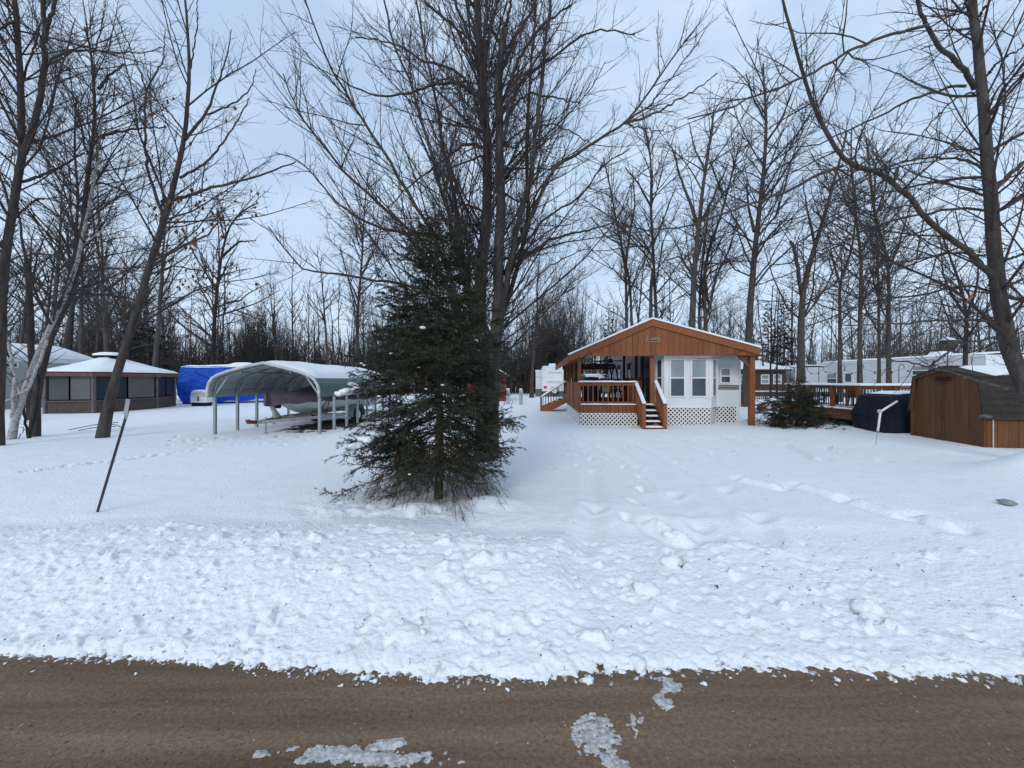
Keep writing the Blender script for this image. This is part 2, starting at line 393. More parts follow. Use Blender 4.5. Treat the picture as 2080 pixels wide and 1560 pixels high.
def base_h(x, y):
    return (0.12 * (1 - sstep(4, 13, y)) + 0.05 * sstep(4, 9, x) * sstep(6, 12, y) + 0.05 * fbm(x * .35 + 5, y * .35, 3) * sstep(3, 6, y)
            + 0.50 * np.exp(-((x - 8.95) / .95) ** 2 - ((y - 6.2) / 0.62) ** 2)
            + 0.10 * np.exp(-((x + 0.35) / .45) ** 2 - ((y - 4.75) / .22) ** 2) + 0.07 * np.exp(-((x + 1.15) / .3) ** 2 - ((y - 4.55) / .2) ** 2)
            - 0.06 * np.exp(-((x + 0.9) / .6) ** 2 - ((y - 5.2) / .4) ** 2)
            + 0.16 * np.exp(-((x - 10.6) / .55) ** 2 - ((y - 12.6) / .4) ** 2) + 0.10 * np.exp(-((x - 9.6) / .4) ** 2 - ((y - 12.2) / .3) ** 2))
def ground_h(x, y, fine=True):
    x = np.asarray(x, float); y = np.asarray(y, float)
    en = 0.05 * fbm(x * 2.3, y * 0 + 3.3, 3) + 0.06 * fbm(x * 11, y * 3 + 9.1, 3) + 0.07 * fbm(x * 36 + y * 12, y * 30, 3)
    d = y - edge(x) - en * 1.3
    drive = sstep(0.30, 0.62, x + 0.35 * fbm(y * 1.7, x * 0 + 2, 3)) * (1 - 0.25 * sstep(5.0, 7.5, x))
    crest = 0.185 - 0.10 * drive
    bank = (0.034 * sstep(0, 0.10, d) + (crest - 0.034) * sstep(0.0, 1.1, d)) * (1 - sstep(1.25, 2.0 + 0.5 * fbm(x * .8, y * .2, 2), d))
    lawn = sstep(1.15, 2.1, d) * base_h(x, y)
    h = bank + lawn - 0.06 * (1 - sstep(-0.03, 0.02, d))
    if not fine: return h
    rough = sstep(-0.05, 0.03, d) * (1 - sstep(1.35, 1.95 + .7 * fbm(x * .9, y * .9, 2), d))
    xr = x * 0.80 + y * 0.6; yr = -x * 0.6 + y * .8
    n1 = fbm(xr * 5, yr * 9, 4, .55); n2 = np.abs(fbm(xr * 11, yr * 17, 3, .6))
    rough = rough * (.22 + 1.45 * vnoise(xr * 1.1 + 3, yr * 2.1) * (.5 + vnoise(x * 2.9 + 9, y * 3.7)))
    h = h + rough * (1 - .6 * drive) * (.34 + .46 * sstep(.5, 1.1, d) + .25 * drive) * (0.040 * n1 - 0.010 * n2 + 0.020 * fbm(xr * 22, yr * 34, 3) + 0.010 * fbm(x * 55, y * 60, 2) + .06 * fbm(xr * 1.6, yr * 2.4, 2))
    soft = sstep(1.2, 2.2, d) * (1 - sstep(14, 24, y))
    h = h + soft * (0.018 * fbm(x * 2.2 + 2, y * 4.5, 3) + 0.006 * fbm(x * 9, y * 14, 3))
    # chewed-up snow left of the spruce and around it
    ch = np.exp(-((x + 1.95) / .55) ** 2 - ((y - 4.75) / .45) ** 2) + .8 * np.exp(-((x + .7) / .9) ** 2 - ((y - 4.4) / .3) ** 2)
    h = h + ch * (0.10 * fbm(x * 7, y * 7, 3) - 0.07 * np.abs(fbm(x * 13, y * 13, 2)))
    near = (y < 17)
    for tr in TRACKS:
        for a, b in zip(tr[:-1], tr[1:]):
            dd, _ = seg_dist(x, y, a, b)
            h = h - 0.035 * np.exp(-(dd / .10) ** 2) + 0.015 * np.exp(-((dd - .2) / .07) ** 2)
    for a, b in RIDGES:
        dd, t = seg_dist(x, y, a, b)
        h = h + (0.05 + .03 * fbm(x * 9, y * 9, 2)) * np.exp(-(dd / .07) ** 2) - 0.045 * np.exp(-((dd - .15) / .07) ** 2)
    return h
# graded grid: columns fan out, rows get longer with distance
ts = np.concatenate([np.linspace(-9, -2.6, 26)[:-1], np.linspace(-2.6, -1.55, 46)[:-1], np.linspace(-1.55, 1.55, 520), np.linspace(1.55, 2.6, 46)[1:], np.linspace(2.6, 9, 26)[1:]])
inv = np.linspace(1 / 1.97, 1 / 11.0, 262)
ys = np.concatenate([1 / inv, np.geomspace(11.0, 60, 60)[1:], np.geomspace(60, 700, 16)[1:]])
GX = ts[None, :] * (ys[:, None] + 0.15); GY = np.repeat(ys[:, None], len(ts), 1)
GH = ground_h(GX, GY)
def stamp(cx, cy, r, fn):
    i0 = np.searchsorted(ys, cy - r); i1 = np.searchsorted(ys, cy + r)
    if i1 <= i0: return
    t0 = np.searchsorted(ts, (cx - r) / (cy + .15) - .02 * abs(cx) / 1 - .02); t1 = np.searchsorted(ts, (cx + r) / (cy + .15) + .02 + .02 * abs(cx))
    t0 = max(t0, 0); t1 = min(t1, len(ts))
    xs = GX[i0:i1, t0:t1]; yy = GY[i0:i1, t0:t1]
    GH[i0:i1, t0:t1] += fn(xs, yy)
for (fx, fy) in FOOT:
    a = _fr.uniform(-.6, .6); ca, sa = math.cos(a), math.sin(a); dp = _fr.uniform(.04, .08); ln = _fr.uniform(.09, .15)
    def ff(x, y, fx=fx, fy=fy, ca=ca, sa=sa, dp=dp, ln=ln):
        u = (x - fx) * ca + (y - fy) * sa; v = -(x - fx) * sa + (y - fy) * ca
        q = np.sqrt((u / .06) ** 2 + (v / ln) ** 2)
        return -dp * np.exp(-q ** 4) + 0.3 * dp * np.exp(-((q - 1.35) / .3) ** 2)
    stamp(fx, fy, .45, ff)
# clods of ploughed snow
for _ in range(1700):
    cx = _fr.uniform(-4.5, 4.5); dd = _fr.uniform(.75, 1.75) if _fr.random() < .72 else _fr.uniform(.03, .9); cy = float(edge(cx)) + dd
    if cx > .45 and _fr.random() < .45: continue
    r = _fr.choice([.014, .022, .034, .05, .075], p=[.48, .32, .13, .05, .02]) * _fr.uniform(.6, 1.15); hgt = r * _fr.uniform(.2, .6); e = _fr.uniform(.6, 1.5)
    a = _fr.uniform(0, 3.14); ca, sa = math.cos(a), math.sin(a)
    def cf(x, y, cx=cx, cy=cy, r=r, hgt=hgt, e=e, ca=ca, sa=sa):
        u = ((x - cx) * ca + (y - cy) * sa) / e; v = (-(x - cx) * sa + (y - cy) * ca) * e
        q = (u * u + v * v) / (r * r); return hgt * np.sqrt(np.clip(1 - q, 0, 1))
    stamp(cx, cy, r * 1.6, cf)
for _ in range(42):     # hard slabs thrown up by the plough
    cx = _fr.uniform(-4, 4); cy = float(edge(cx)) + _fr.uniform(.12, 1.6); r = _fr.uniform(.03, .075); a = _fr.uniform(0, 3.14); tx, ty = _fr.uniform(-.5, .5, 2)
    def sf(x, y, cx=cx, cy=cy, r=r, a=a, tx=tx, ty=ty):
        u = (x - cx) * math.cos(a) + (y - cy) * math.sin(a); v = -(x - cx) * math.sin(a) + (y - cy) * math.cos(a)
        q = np.maximum(np.abs(u) / r, np.abs(v + .4 * u) / (r * .7)) + .25 * fbm(x * 40, y * 40, 2)
        return np.clip((1 - q) * 4, 0, 1) * np.clip(r * .38 + tx * u + ty * v, 0, .05)
    stamp(cx, cy, r * 1.6, sf)
for _ in range(800):   # pits
    cx = _fr.uniform(-4.5, 3); dd = _fr.uniform(.1, 1.6); cy = float(edge(cx)) + dd; r = _fr.uniform(.012, .035)
    stamp(cx, cy, r * 1.5, lambda x, y: -r * .7 * np.exp(-(((x - cx) ** 2 + (y - cy) ** 2) / (r * r)) ** 2))
nr, nc = GX.shape
ii = (np.arange(nr - 1)[:, None] * nc + np.arange(nc - 1)[None, :]).ravel()
quads = np.stack([ii, ii + 1, ii + nc + 1, ii + nc], 1)
def G(x, y):
    return float(ground_h(np.array([x]), np.array([y]), True)[0])
tag(link('snow_ground', mesh_np('snow_ground', np.stack([GX, GY, GH], -1).reshape(-1, 3), quads), M['ground_snow']), kind='structure')
# road: gently rutted sheet
rx = np.concatenate([np.linspace(-300, -6, 12)[:-1], np.linspace(-6, 6, 121), np.linspace(6, 300, 12)[1:]]); ry = np.linspace(-5.2, 2.6, 110)
RX, RY = np.meshgrid(rx, ry)
RZ = 0.012 * fbm(RX * 1.2, RY * 3, 4) + 0.004 * fbm(RX * 9, RY * 9, 3)
n_r, n_c = RX.shape; ii = (np.arange(n_r - 1)[:, None] * n_c + np.arange(n_c - 1)[None, :]).ravel()
tag(link('dirt_road', mesh_np('dirt_road', np.stack([RX, RY, RZ], -1).reshape(-1, 3), np.stack([ii, ii + 1, ii + n_c + 1, ii + n_c], 1)), M['road']), kind='structure')
# snow field on the far side of the road, behind the camera
bx = np.linspace(-300, 300, 60); by = np.concatenate([[-400, -120, -40, -15, -8], np.linspace(-6.5, -4.3, 10)])
BX, BY = np.meshgrid(bx, by); BZ = np.where(BY > -4.6, -.06, .12 + .05 * fbm(BX * .5, BY * .5, 2))
n_r, n_c = BX.shape; ii = (np.arange(n_r - 1)[:, None] * n_c + np.arange(n_c - 1)[None, :]).ravel()
tag(link('far_verge', mesh_np('far_verge', np.stack([BX, BY, BZ], -1).reshape(-1, 3), np.stack([ii, ii + 1, ii + n_c + 1, ii + n_c], 1)), M['snow']), kind='structure')

def patch(name, cx, cy, sx, sy, z0fn, seed, hgt, m, rot=0.0, fr=9.0, thr=0.0, res=0.012, rag=1.0):
    """thin irregular patch lying on a surface: a height field cut off at its ragged rim"""
    nx = int(2.6 * sx / res) + 2; ny = int(2.6 * sy / res) + 2
    u = np.linspace(-1.3, 1.3, nx) * sx; v = np.linspace(-1.3, 1.3, ny) * sy
    U_, V_ = np.meshgrid(u, v); r = np.sqrt((U_ / sx) ** 2 + (V_ / sy) ** 2)
    hh = (1 - r) * .9 + rag * (1.3 * fbm(U_ * fr * .35 + seed, V_ * fr * .8 + seed * 1.7, 3, .6) + 1.5 * fbm(U_ * fr * 2.2 + seed, V_ * fr * 4 + seed, 4, .65)) + thr
    X_ = cx + U_ * math.cos(rot) - V_ * math.sin(rot); Y_ = cy + U_ * math.sin(rot) + V_ * math.cos(rot)
    Z_ = z0fn(X_, Y_) + np.clip(hh, -.15, 1) * hgt
    keep = (hh > -.02)
    i = (np.arange(ny - 1)[:, None] * nx + np.arange(nx - 1)[None, :]).ravel(); q = np.stack([i, i + 1, i + nx + 1, i + nx], 1)
    q = q[keep.ravel()[q].any(1)]
    used = np.unique(q); mp_ = np.full(nx * ny, -1); mp_[used] = np.arange(len(used))
    vv = np.stack([X_, Y_, Z_], -1).reshape(-1, 3)[used]
    return tag(link(name, mesh_np(name, vv, mp_[q]), m), kind='structure')
road_z = lambda x, y: 0.012 * fbm(x * 1.2, y * 3, 4) + 0.004 * fbm(x * 9, y * 9, 3) + .002
for (px, py, sx, sy, rot, sd, thr, rag) in [(740, 1537, .36, .035, -.04, 3, -.05, 1.2), (665, 1530, .14, .03, .1, 5, -.1, 1.2), (1205, 1490, .085, .075, .3, 8, -.32, 2.4), (1235, 1520, .03, .05, .3, 9, -.3, 2.2), (1360, 1392, .055, .05, .2, 13, -.05, 1.6), (1345, 1420, .035, .05, .4, 14, -.25, 2.0), (1250, 1553, .07, .035, -.6, 21, -.05, 1.0),
                                            (528, 1532, .025, .014, 0, 2, .1, .5), (1290, 1470, .06, .03, 1.0, 31, -.45, 2.4), (785, 1513, .07, .022, .1, 41, -.15, 1.4)]:
    x, y = gpos(px, py, 0.0)
    patch('road_snow_patch', x, y, sx, sy, road_z, sd, .008, M['slush'], rot, 16, thr, .005, rag)

# clods lying on the bank and the road edge (real lumps)
clod = MB()
for i in range(420):
    x = _fr.uniform(-3.6, 3.4); d = _fr.choice([_fr.normal(.01, .05), _fr.uniform(.1, 1.9)], p=[.3, .7]); y = float(edge(x)) + d
    r = _fr.choice([.005, .009, .014, .022], p=[.5, .3, .15, .05])
    z = max(G(x, y), 0.0); clod.blob((x, y, z + r * .3), r * _fr.uniform(.8, 1.4), r * .6, i, 1.1, 5, 8)
tag(clod.build('snow_clods', M['snow'], smooth=True), kind='stuff')
sl2 = MB(); gvl = [MB(), MB()]
for i in range(260):
    x = _fr.uniform(-3.4, 3.4); y = float(edge(x)) - abs(_fr.normal(0, .035)) + .03; r = _fr.uniform(.003, .009)
    sl2.blob((x, y, max(G(x, y), .002) + r * .2), r * _fr.uniform(.8, 1.8), r * .5, i, 1.0, 4, 7)
tag(sl2.build('slush_crumbs', M['slush'], smooth=True), kind='stuff')
for i in range(3600):
    x = _fr.uniform(-3, 3); y = _fr.uniform(1.35, 2.3); r = _fr.choice([.0015, .0025, .004, .0065], p=[.4, .35, .2, .05])
    if y > float(edge(x)) - .01: continue
    a = _fr.uniform(0, 6.28); e = _fr.uniform(.6, 1.6); c, s = math.cos(a) * r, math.sin(a) * r; z = .012 * float(fbm(np.array([x * 1.2]), np.array([y * 3]), 4)[0]) + .004 * float(fbm(np.array([x * 9]), np.array([y * 9]), 3)[0])
    gvl[i % 2].add([(x + c * e, y + s * e, z), (x - s, y + c, z), (x - c * e, y - s * e, z), (x + s, y - c, z), (x + c * .2, y, z + r * .8)], [(0, 1, 4), (1, 2, 4), (2, 3, 4), (3, 0, 4)])
for b_, m_ in zip(gvl, (mat('dark_gravel', (.07, .055, .042), .9, .4, 30), mat('pale_gravel', (.27, .22, .17), .9, .4, 30))): tag(b_.build('road_gravel', m_), kind='stuff')
# single larger chunks that can be told apart
for (px, py, r, lb) in [(1355, 1087, .05, 'lumpy white snow chunk beside the driveway footprints'), (1366, 1140, .085, 'broad white snow chunk at the foot of the driveway'), (1310, 1195, .08, 'angular white snow chunk just above the road edge'),
                        (1757, 1225, .075, 'round white snow chunk lying alone on the right bank'), (1297, 1318, .05, 'white snow chunk at the road edge beside a notch'), (1195, 1385, .028, 'small white snow crumb lying on the brown road'),
                        (1430, 1390, .014, 'tiny white snow crumb furthest out on the road')]:
    x, y = gpos(px, py, .1 if py < 1330 else 0.0); z = max(G(x, y), 0)
    tag(MB().blob((0, 0, 0), r, r * .62, int(px), .7, 9, 13).build('snow_chunk', M['snow'], smooth=True, loc=(x, y, z + r * .25)), lb, 'snow chunk', 'larger snow chunks on the bank and road')
# leaf crumbs and bits of twig on the snow
lit = MB()
for i in range(300):
    if i < 220:
        x = _fr.uniform(-3.2, 4.2); y = float(edge(x)) + _fr.beta(.9, 2.0) * 2.0
    else:
        y = _fr.uniform(4, 11); x = _fr.uniform(-1.2, 1.2) * y
    z = max(G(x, y), 0.0) + .012; a = _fr.uniform(0, 6.28); l = _fr.uniform(.004, .011) * (1 if y < 5 else 1.6); w = l * _fr.uniform(.12, .55)
    dx, dy = math.cos(a) * l, math.sin(a) * l; ex, ey = -math.sin(a) * w, math.cos(a) * w
    lit.add([(x - dx, y - dy, z), (x + ex, y + ey, z + w * .8), (x + dx, y + dy, z + .004), (x - ex, y - ey, z - .004)], [(0, 1, 2, 3)])
tag(lit.build('leaf_litter', M['leaf']), kind='stuff')
def maple_leaf(name, px, py, z, size, label, m='leaf', cat='leaf', group=None):
    x, y = gpos(px, py, z)
    pts = []
    for k, r in enumerate([1, .5, .85, .45, .7, .3, .25, .3, .7, .45, .85, .5]):
        a = math.pi / 2 + k * 2 * math.pi / 12; pts.append((r * size * math.cos(a), r * size * math.sin(a), .15 * size * math.sin(3 * a)))
    b = MB(); b.add(pts + [(0, 0, .15 * size)], [(k, (k + 1) % 12, 12) for k in range(12)])
    tag(b.build(name, M[m], loc=(x, y, z + .02), rot=(.35, .1, .6)), label, cat, group)
maple_leaf('dead_leaf', 1221, 1366, .02, .042, 'curled brown maple leaf at the edge of snow and road')
maple_leaf('dead_leaf', 1457, 1198, .12, .03, 'tan dead leaf lying alone on the right snowbank')
maple_leaf('dead_leaf', 1875, 1165, .10, .028, 'brown leaf stuck upright in snow near the right edge', 'leaf_orange')
tag(MB().blob((0, 0, 0), .09, .03, 5, .5, 6, 10).build('grey_stone', M['ice'], smooth=True, loc=(*gpos(2046, 1025, .13), .16)), 'flat grey stone poking out of snow by the right edge', 'stone')

# ================================================================= TREE TOOLS
def norm(v): return v / np.maximum(np.linalg.norm(v, axis=-1, keepdims=True), 1e-9)
def tubes(Pp, R, S):
    N, K, _ = Pp.shape
    T = norm(np.gradient(Pp, axis=1))
    m = norm(Pp[:, -1] - Pp[:, 0]); ref = np.where(np.abs(m[:, 2:3]) < .85, np.array([[0, 0, 1.]]), np.array([[1., 0.13, 0]]))[:, None, :]
    A = norm(np.cross(T, np.broadcast_to(ref, T.shape))); B = np.cross(T, A)
    th = np.arange(S) * 2 * np.pi / S
    V = Pp[:, :, None, :] + R[:, :, None, None] * (A[:, :, None, :] * np.cos(th)[None, None, :, None] + B[:, :, None, :] * np.sin(th)[None, None, :, None])
    n = np.arange(N)[:, None, None] * K * S; k = np.arange(K - 1)[None, :, None] * S; s = np.arange(S)[None, None, :]; s2 = (s + 1) % S
    Q = np.stack([n + k + s, n + k + s2, n + k + S + s2, n + k + S + s], -1).reshape(-1, 4)
    return V.reshape(-1, 3), Q
def merge(parts):
    vs, qs, b = [], [], 0
    for v, q in parts:
        vs.append(v); qs.append(q + b); b += len(v)
    return np.concatenate(vs), np.concatenate(qs)
def resample(pts, K, smooth=2, wob=0.0, rng=None):
    pts = np.asarray(pts, float); d = np.r_[0, np.cumsum(np.linalg.norm(np.diff(pts, axis=0), axis=1))]
    s = np.linspace(0, d[-1], K); o = np.stack([np.interp(s, d, pts[:, i]) for i in range(3)], 1)
    for _ in range(smooth): o[1:-1] = (o[:-2] + 2 * o[1:-1] + o[2:]) / 4
    if wob and rng is not None: o[1:-1] += rng.normal(0, wob, (K - 2, 3))
    return o
def grow(rng, P0, R0, dens, t0, t1, ang, angsd, lr, K, up, wig, rr, rmin, taper=.7,  lmin=.05, lmax=99., flat=0.0, lt=.55, maxn=None):
    N, Kp, _ = P0.shape
    plen = np.linalg.norm(np.diff(P0, axis=1), axis=2).sum(1)
    cnt = np.floor(plen * dens * (t1 - t0) + rng.random(N)).astype(int)
    idx = np.repeat(np.arange(N), cnt)
    if maxn and len(idx) > maxn: idx = np.sort(rng.choice(idx, maxn, replace=False))
    n = len(idx)
    if n == 0: return np.zeros((0, K, 3)), np.zeros((0, K))
    t = t0 + (t1 - t0) * rng.random(n); f = t * (Kp - 1); i = np.minimum(f.astype(int), Kp - 2); w = (f - i)[:, None]
    b = P0[idx, i] * (1 - w) + P0[idx, i + 1] * w; T = norm(P0[idx, i + 1] - P0[idx, i]); rad = R0[idx, i] * (1 - w[:, 0]) + R0[idx, i + 1] * w[:, 0]
    rv = rng.normal(0, 1, (n, 3)); rv[:, 2] *= (1 - flat); perp = norm(rv - (rv * T).sum(1, keepdims=True) * T)
    a = np.clip(rng.normal(ang, angsd, n), .12, 1.6)[:, None]
    D = norm(T * np.cos(a) + perp * np.sin(a))
    L = np.clip(plen[idx] * lr * (1 - lt * t) * rng.uniform(.55, 1.35, n), lmin, lmax)
    out = np.zeros((n, K, 3)); out[:, 0] = b
    for k in range(1, K):
        D = norm(D + np.array([0, 0, up / (K - 1)]) + rng.normal(0, wig, (n, 3)))
        out[:, k] = out[:, k - 1] + D * (L / (K - 1))[:, None]
    r0 = np.minimum(rad * .72, rr * L + rmin); s = np.linspace(0, 1, K)[None, :]
    R = np.maximum(r0[:, None] * (1 - taper * s), rmin * .6)
    return out, R
def tree_obj(name, label, cat, base, trunk_parts, crown_parts, bark, twig, group=None, extra=None):
    root = thing(name, label, cat, tuple(base), 0, group)
    v, q = merge(trunk_parts); link('trunk', mesh_np('trunk', v - base, q), bark, root)
    if crown_parts:
        v, q = merge(crown_parts); link('crown', mesh_np('crown', v - base, q), twig, root)
    return root

def traced_tree(name, label, cat, Y, limbs, bark, twig, seed, K=22, lv=((5, .15, 1, .75, .2, .30, 6, .35, .06), (7, .15, 1, .7, .2, .34, 4, .2, .08), (7, .1, 1, .65, .2, .4, 3, .15, .08)),
                rmin=.0035, auto=0, group=None, trunk_lv=0, sides=9, rr=.011, top=None):
    """limbs: (photo points, width at start, width at end in photo px, change of distance towards the tip)"""
    rng = np.random.default_rng(seed); tp = []; PP = []; RR = []
    for j, (pts, w0, w1, dY) in enumerate(limbs):
        n = len(pts); d = np.r_[0, np.cumsum([math.dist(a, b) for a, b in zip(pts[:-1], pts[1:])])]; d = d / d[-1]
        y0 = Y
        if isinstance(dY, tuple): y0, dY = Y + dY[0], dY[1] - dY[0]
        elif j and PP:      # limbs that leave the trunk start inside it
            tpx = CX + PP[0][:, 0] / PP[0][:, 1] * F; tpy = HY - (PP[0][:, 2] - CH) / PP[0][:, 1] * F; i_ = int(np.argmin(np.hypot(tpx - pts[0][0], tpy - pts[0][1])))
            if abs(tpx[i_] - pts[0][0]) < limbs[0][1] * .75: y0 = PP[0][i_, 1]
        p3 = np.array([Pt(px, py, y0 + dY * t) for (px, py), t in zip(pts, d)])
        p3 = resample(p3, K, 1, .012 if j else .006, rng)
        s = np.linspace(0, 1, K); r = (w0 + (w1 - w0) * s ** .85) / 2 / F * Y * (p3[:, 1] / np.hypot(p3[:, 0], p3[:, 1]))
        if j == 0:
            p3[0, 2] -= .25; r[:3] *= np.array([1.35, 1.18, 1.06])
        r = np.maximum(r, rmin); PP.append(p3); RR.append(r)
    A = np.array(PP); B = np.array(RR)
    base = A[0, 0].copy(); base[2] += .25
    tp.append(tubes(A[:auto + 1 if auto else len(A)], B[:auto + 1 if auto else len(A)], sides) if False else tubes(A, B, sides))
    crown = []
    if top:   # extra limbs filling out the crown: (count on the trunk, t0, t1, angle, length)
        for (dn, a0, a1, an, ln, up) in top:
            q, r = grow(rng, A[:1], B[:1], dn, a0, a1, an, .2, ln, K, up, .085, .008, rmin * 1.2, taper=.93)
            if len(q): crown.append(tubes(q, r, 6)); A = np.concatenate([A, q]); B = np.concatenate([B, r])
    P1, R1 = A[trunk_lv:], B[trunk_lv:]
    for (dn, a0, a1, an, sd, ln, k, up, wg) in lv:
        P1, R1 = grow(rng, P1, R1, dn, a0, a1, an, sd, ln, k, up, wg, rr, rmin)
        if len(P1) == 0: break
        crown.append(tubes(P1, R1, 5 if k > 4 else 3))
    return tree_obj(name, label, cat, base, tp, crown, bark, twig, group), crown, (P1, R1)

def leaves_on(root, rng, P1, count, size, m, box=None):
    b = MB(); n = 0
    base = np.array(root.location)
    order = rng.permutation(len(P1))
    for i in order:
        p = P1[i, -1]
        if box and not (box[0] < CX + p[0] / p[1] * F < box[1] and box[2] < HY - (p[2] - CH) / p[1] * F < box[3]): continue
        p = p - base; s = size * rng.uniform(.6, 1.3); a = rng.uniform(0, 6.28); dx, dy = math.cos(a) * s * .4, math.sin(a) * s * .4
        b.add([p, p + (dx, dy, -.35 * s), p + (-.2 * dy, .2 * dx, -s), p + (-dx, -dy, -.45 * s), p + (dy * .6, -dx * .6, -.6 * s)], [(0, 1, 2, 3), (0, 4, 2)])
        n += 1
        if n >= count: break
    if n: tag(b.build('leaves', m, root), kind='stuff')

def spruce(name, label, loc, H, rad, nb, seed, twden=13, ndl=.026, ndw=.0055, nden=120, group=None, sub=True, hmin=.10, mats=('needles', 'needles_tip'), bare=.16, trunk_r=.05, far=False, droop=.25, tiers=0, lumps=0, dead=0):
    rng = np.random.default_rng(seed)
    root = thing(name, label, 'tree', loc, 0, group)
    K = 7
    s = np.linspace(0, 1, 14)
    tp = np.stack([.03 * np.sin(s * 5), .03 * np.cos(s * 4), s * H - .1], 1)[None]; tr = (trunk_r * (1 - .95 * s) + .006)[None]
    v, q = tubes(tp, tr, 8); link('trunk', mesh_np('trunk', v, q), M['bark_grey'] if not far else M['bark_far'], root)
    h = hmin + (1 - hmin - .02) * (np.arange(nb) + rng.random(nb)) / nb
    h = 1 - (1 - h) ** 1.12 if dead else 1 - (1 - h) ** .92
    if tiers: h = np.clip((np.floor(h * tiers) + .5) / tiers + rng.normal(0, .11 / tiers, nb), hmin, .985)
    az = np.arange(nb) * 2.39996 + rng.normal(0, .35, nb)
    L = np.array([rad(a, hh) for a, hh in zip(az, h)]) * rng.uniform(.72, 1.12, nb)
    out = np.zeros((nb, K, 3)); ss = np.linspace(0, 1, K)
    lift = np.where(h > .75, .55, np.where(h > .4, .08, -.18)) + rng.normal(0, .12, nb)
    for k in range(K):
        r = L * ss[k]
        out[:, k, 0] = np.cos(az) * r; out[:, k, 1] = np.sin(az) * r
        out[:, k, 2] = h * H + r * lift - droop * L * (ss[k] ** 1.2) + .22 * L * ss[k] ** 3
    out[:, 1:-1, :2] += rng.normal(0, .02, (nb, K - 2, 2))
    R = np.maximum((.003 + .0065 * L)[:, None] * (1 - .85 * ss[None]), .0025) * (3 if far else 1)
    parts = [tubes(out, R, 4)]
    c1, r1 = grow(rng, out, R, twden, bare, 1, .8, .22, .5, 4, -.10 if far else -.30, .05, .004, .0022, flat=.85, lmin=.07, lmax=.55 if not far else 9, lt=.72)
    parts.append(tubes(c1, r1, 3))
    srcs = [(c1, r1)]
    if sub:
        c2, r2 = grow(rng, c1, r1, 17, .12, 1, .75, .2, .5, 3, -.2, .05, .004, .0018, flat=.8, lmin=.05, lmax=.17, lt=.5)
        parts.append(tubes(c2[:, [0, 2]], r2[:, [0, 2]], 3)); srcs.append((c2, r2))
    srcs.append((out[:, K // 2:], R[:, K // 2:]))
    v, q = merge(parts); link('branches', mesh_np('branches', v, q), M['dead_twig'], root)
    if dead:
        aD = rng.uniform(0, 6.28, dead); hD = rng.uniform(.09, .24, dead) * H; LD = rng.uniform(.5, 1.05, dead) * (1 + .12 * np.maximum(0, -np.sin(aD))); o2 = np.zeros((dead, K, 3))
        for k in range(K):
            t = ss[k]; o2[:, k, 0] = np.cos(aD) * LD * t; o2[:, k, 1] = np.sin(aD) * LD * t; o2[:, k, 2] = np.maximum(hD + .05 * t - (hD + .05) * 1.05 * t ** 2.2, -.02)
        r2 = np.maximum((.006 * LD)[:, None] * (1 - .8 * ss[None]), .002); d1, q1 = grow(rng, o2, r2, 26, .25, 1, .9, .3, .30, 3, -.9, .08, .004, .0018, lmin=.06, lmax=.3, lt=.4); d2, q2 = grow(rng, d1, q1, 26, .1, 1, .8, .3, .4, 2, -.6, .05, .003, .0016, lmin=.03, lmax=.08)
        v, q = merge([tubes(o2, r2, 4), tubes(d1, q1, 3), tubes(d2, q2, 3)]); link('dead_branches', mesh_np('dead_branches', v, q), M['dead_twig'], root)
    allv = [[], []]
    for (c, r) in srcs:
        N, k, _ = c.shape
        ln = np.linalg.norm(np.diff(c, axis=1), axis=2).sum(1); cnt = np.floor(ln * nden + rng.random(N)).astype(int)
        idx = np.repeat(np.arange(N), cnt); n = len(idx); t = rng.random(n) * (k - 1); i = np.minimum(t.astype(int), k - 2); w = (t - i)[:, None]
        b = c[idx, i] * (1 - w) + c[idx, i + 1] * w; T = norm(c[idx, i + 1] - c[idx, i])
        rv = rng.normal(0, 1, (n, 3)); rv[:, 2] += .35; pr = norm(rv - (rv * T).sum(1, keepdims=True) * T)
        D = norm(T * .75 + pr * .8); sd = norm(np.cross(D, rng.normal(0, 1, (n, 3))))
        lg = ndl * rng.uniform(.7, 1.3, n)[:, None]; tri = np.stack([b - sd * ndw / 2, b + sd * ndw / 2, b + D * lg], 1)
        # dead brown lower inside, living needles outside
        rxy = np.hypot(b[:, 0], b[:, 1]); live = np.ones(n, bool)
        if not far: live = (rxy > .16 + .25 * (b[:, 2] < .25 * H)) & ~((b[:, 2] < .10 * H) & (rng.random(n) < .5))
        tri = tri[live]; tip = (rng.random(len(idx))[live] < np.clip((t / (k - 1))[live] - .35, 0, .5)) if not far else np.zeros(live.sum(), bool)
        allv[0].append(tri[~tip]); allv[1].append(tri[tip])
    for tv, m, nm in zip(allv, mats, ('needles', 'young_needles')):
        tv = np.concatenate(tv)
        if len(tv) == 0: continue
        o = link(nm, mesh_np(nm, tv.reshape(-1, 3), None, np.arange(len(tv) * 3).reshape(-1, 3), False), M[m], root); tag(o, kind='stuff')
    for i in range(lumps):
        j = int(rng.choice(np.nonzero(h < .78)[0])); k = int(rng.integers(2, K)); r = rng.uniform(.012, .03)
        MB().blob(out[j, k] + (0, 0, .02), r, r * .55, i, .8, 6, 8).build('snow_lump', M['snow'], root, True)
    return root, out

# ================================================================= COTTAGE
HA = math.atan(55 / F); ca_, sa_ = math.cos(HA), math.sin(HA)
HB = (X(1177, 14.0), 14.0)
def UH(px, v):
    k = (px - CX) / F
    return (k * (HB[1] + v * ca_) - HB[0] - v * sa_) / (ca_ + k * sa_)
def ZH(py, u, v): return Z(py, HB[1] - u * sa_ + v * ca_)
def house_loc(): return dict(loc=(HB[0], HB[1], 0), rz=-HA)

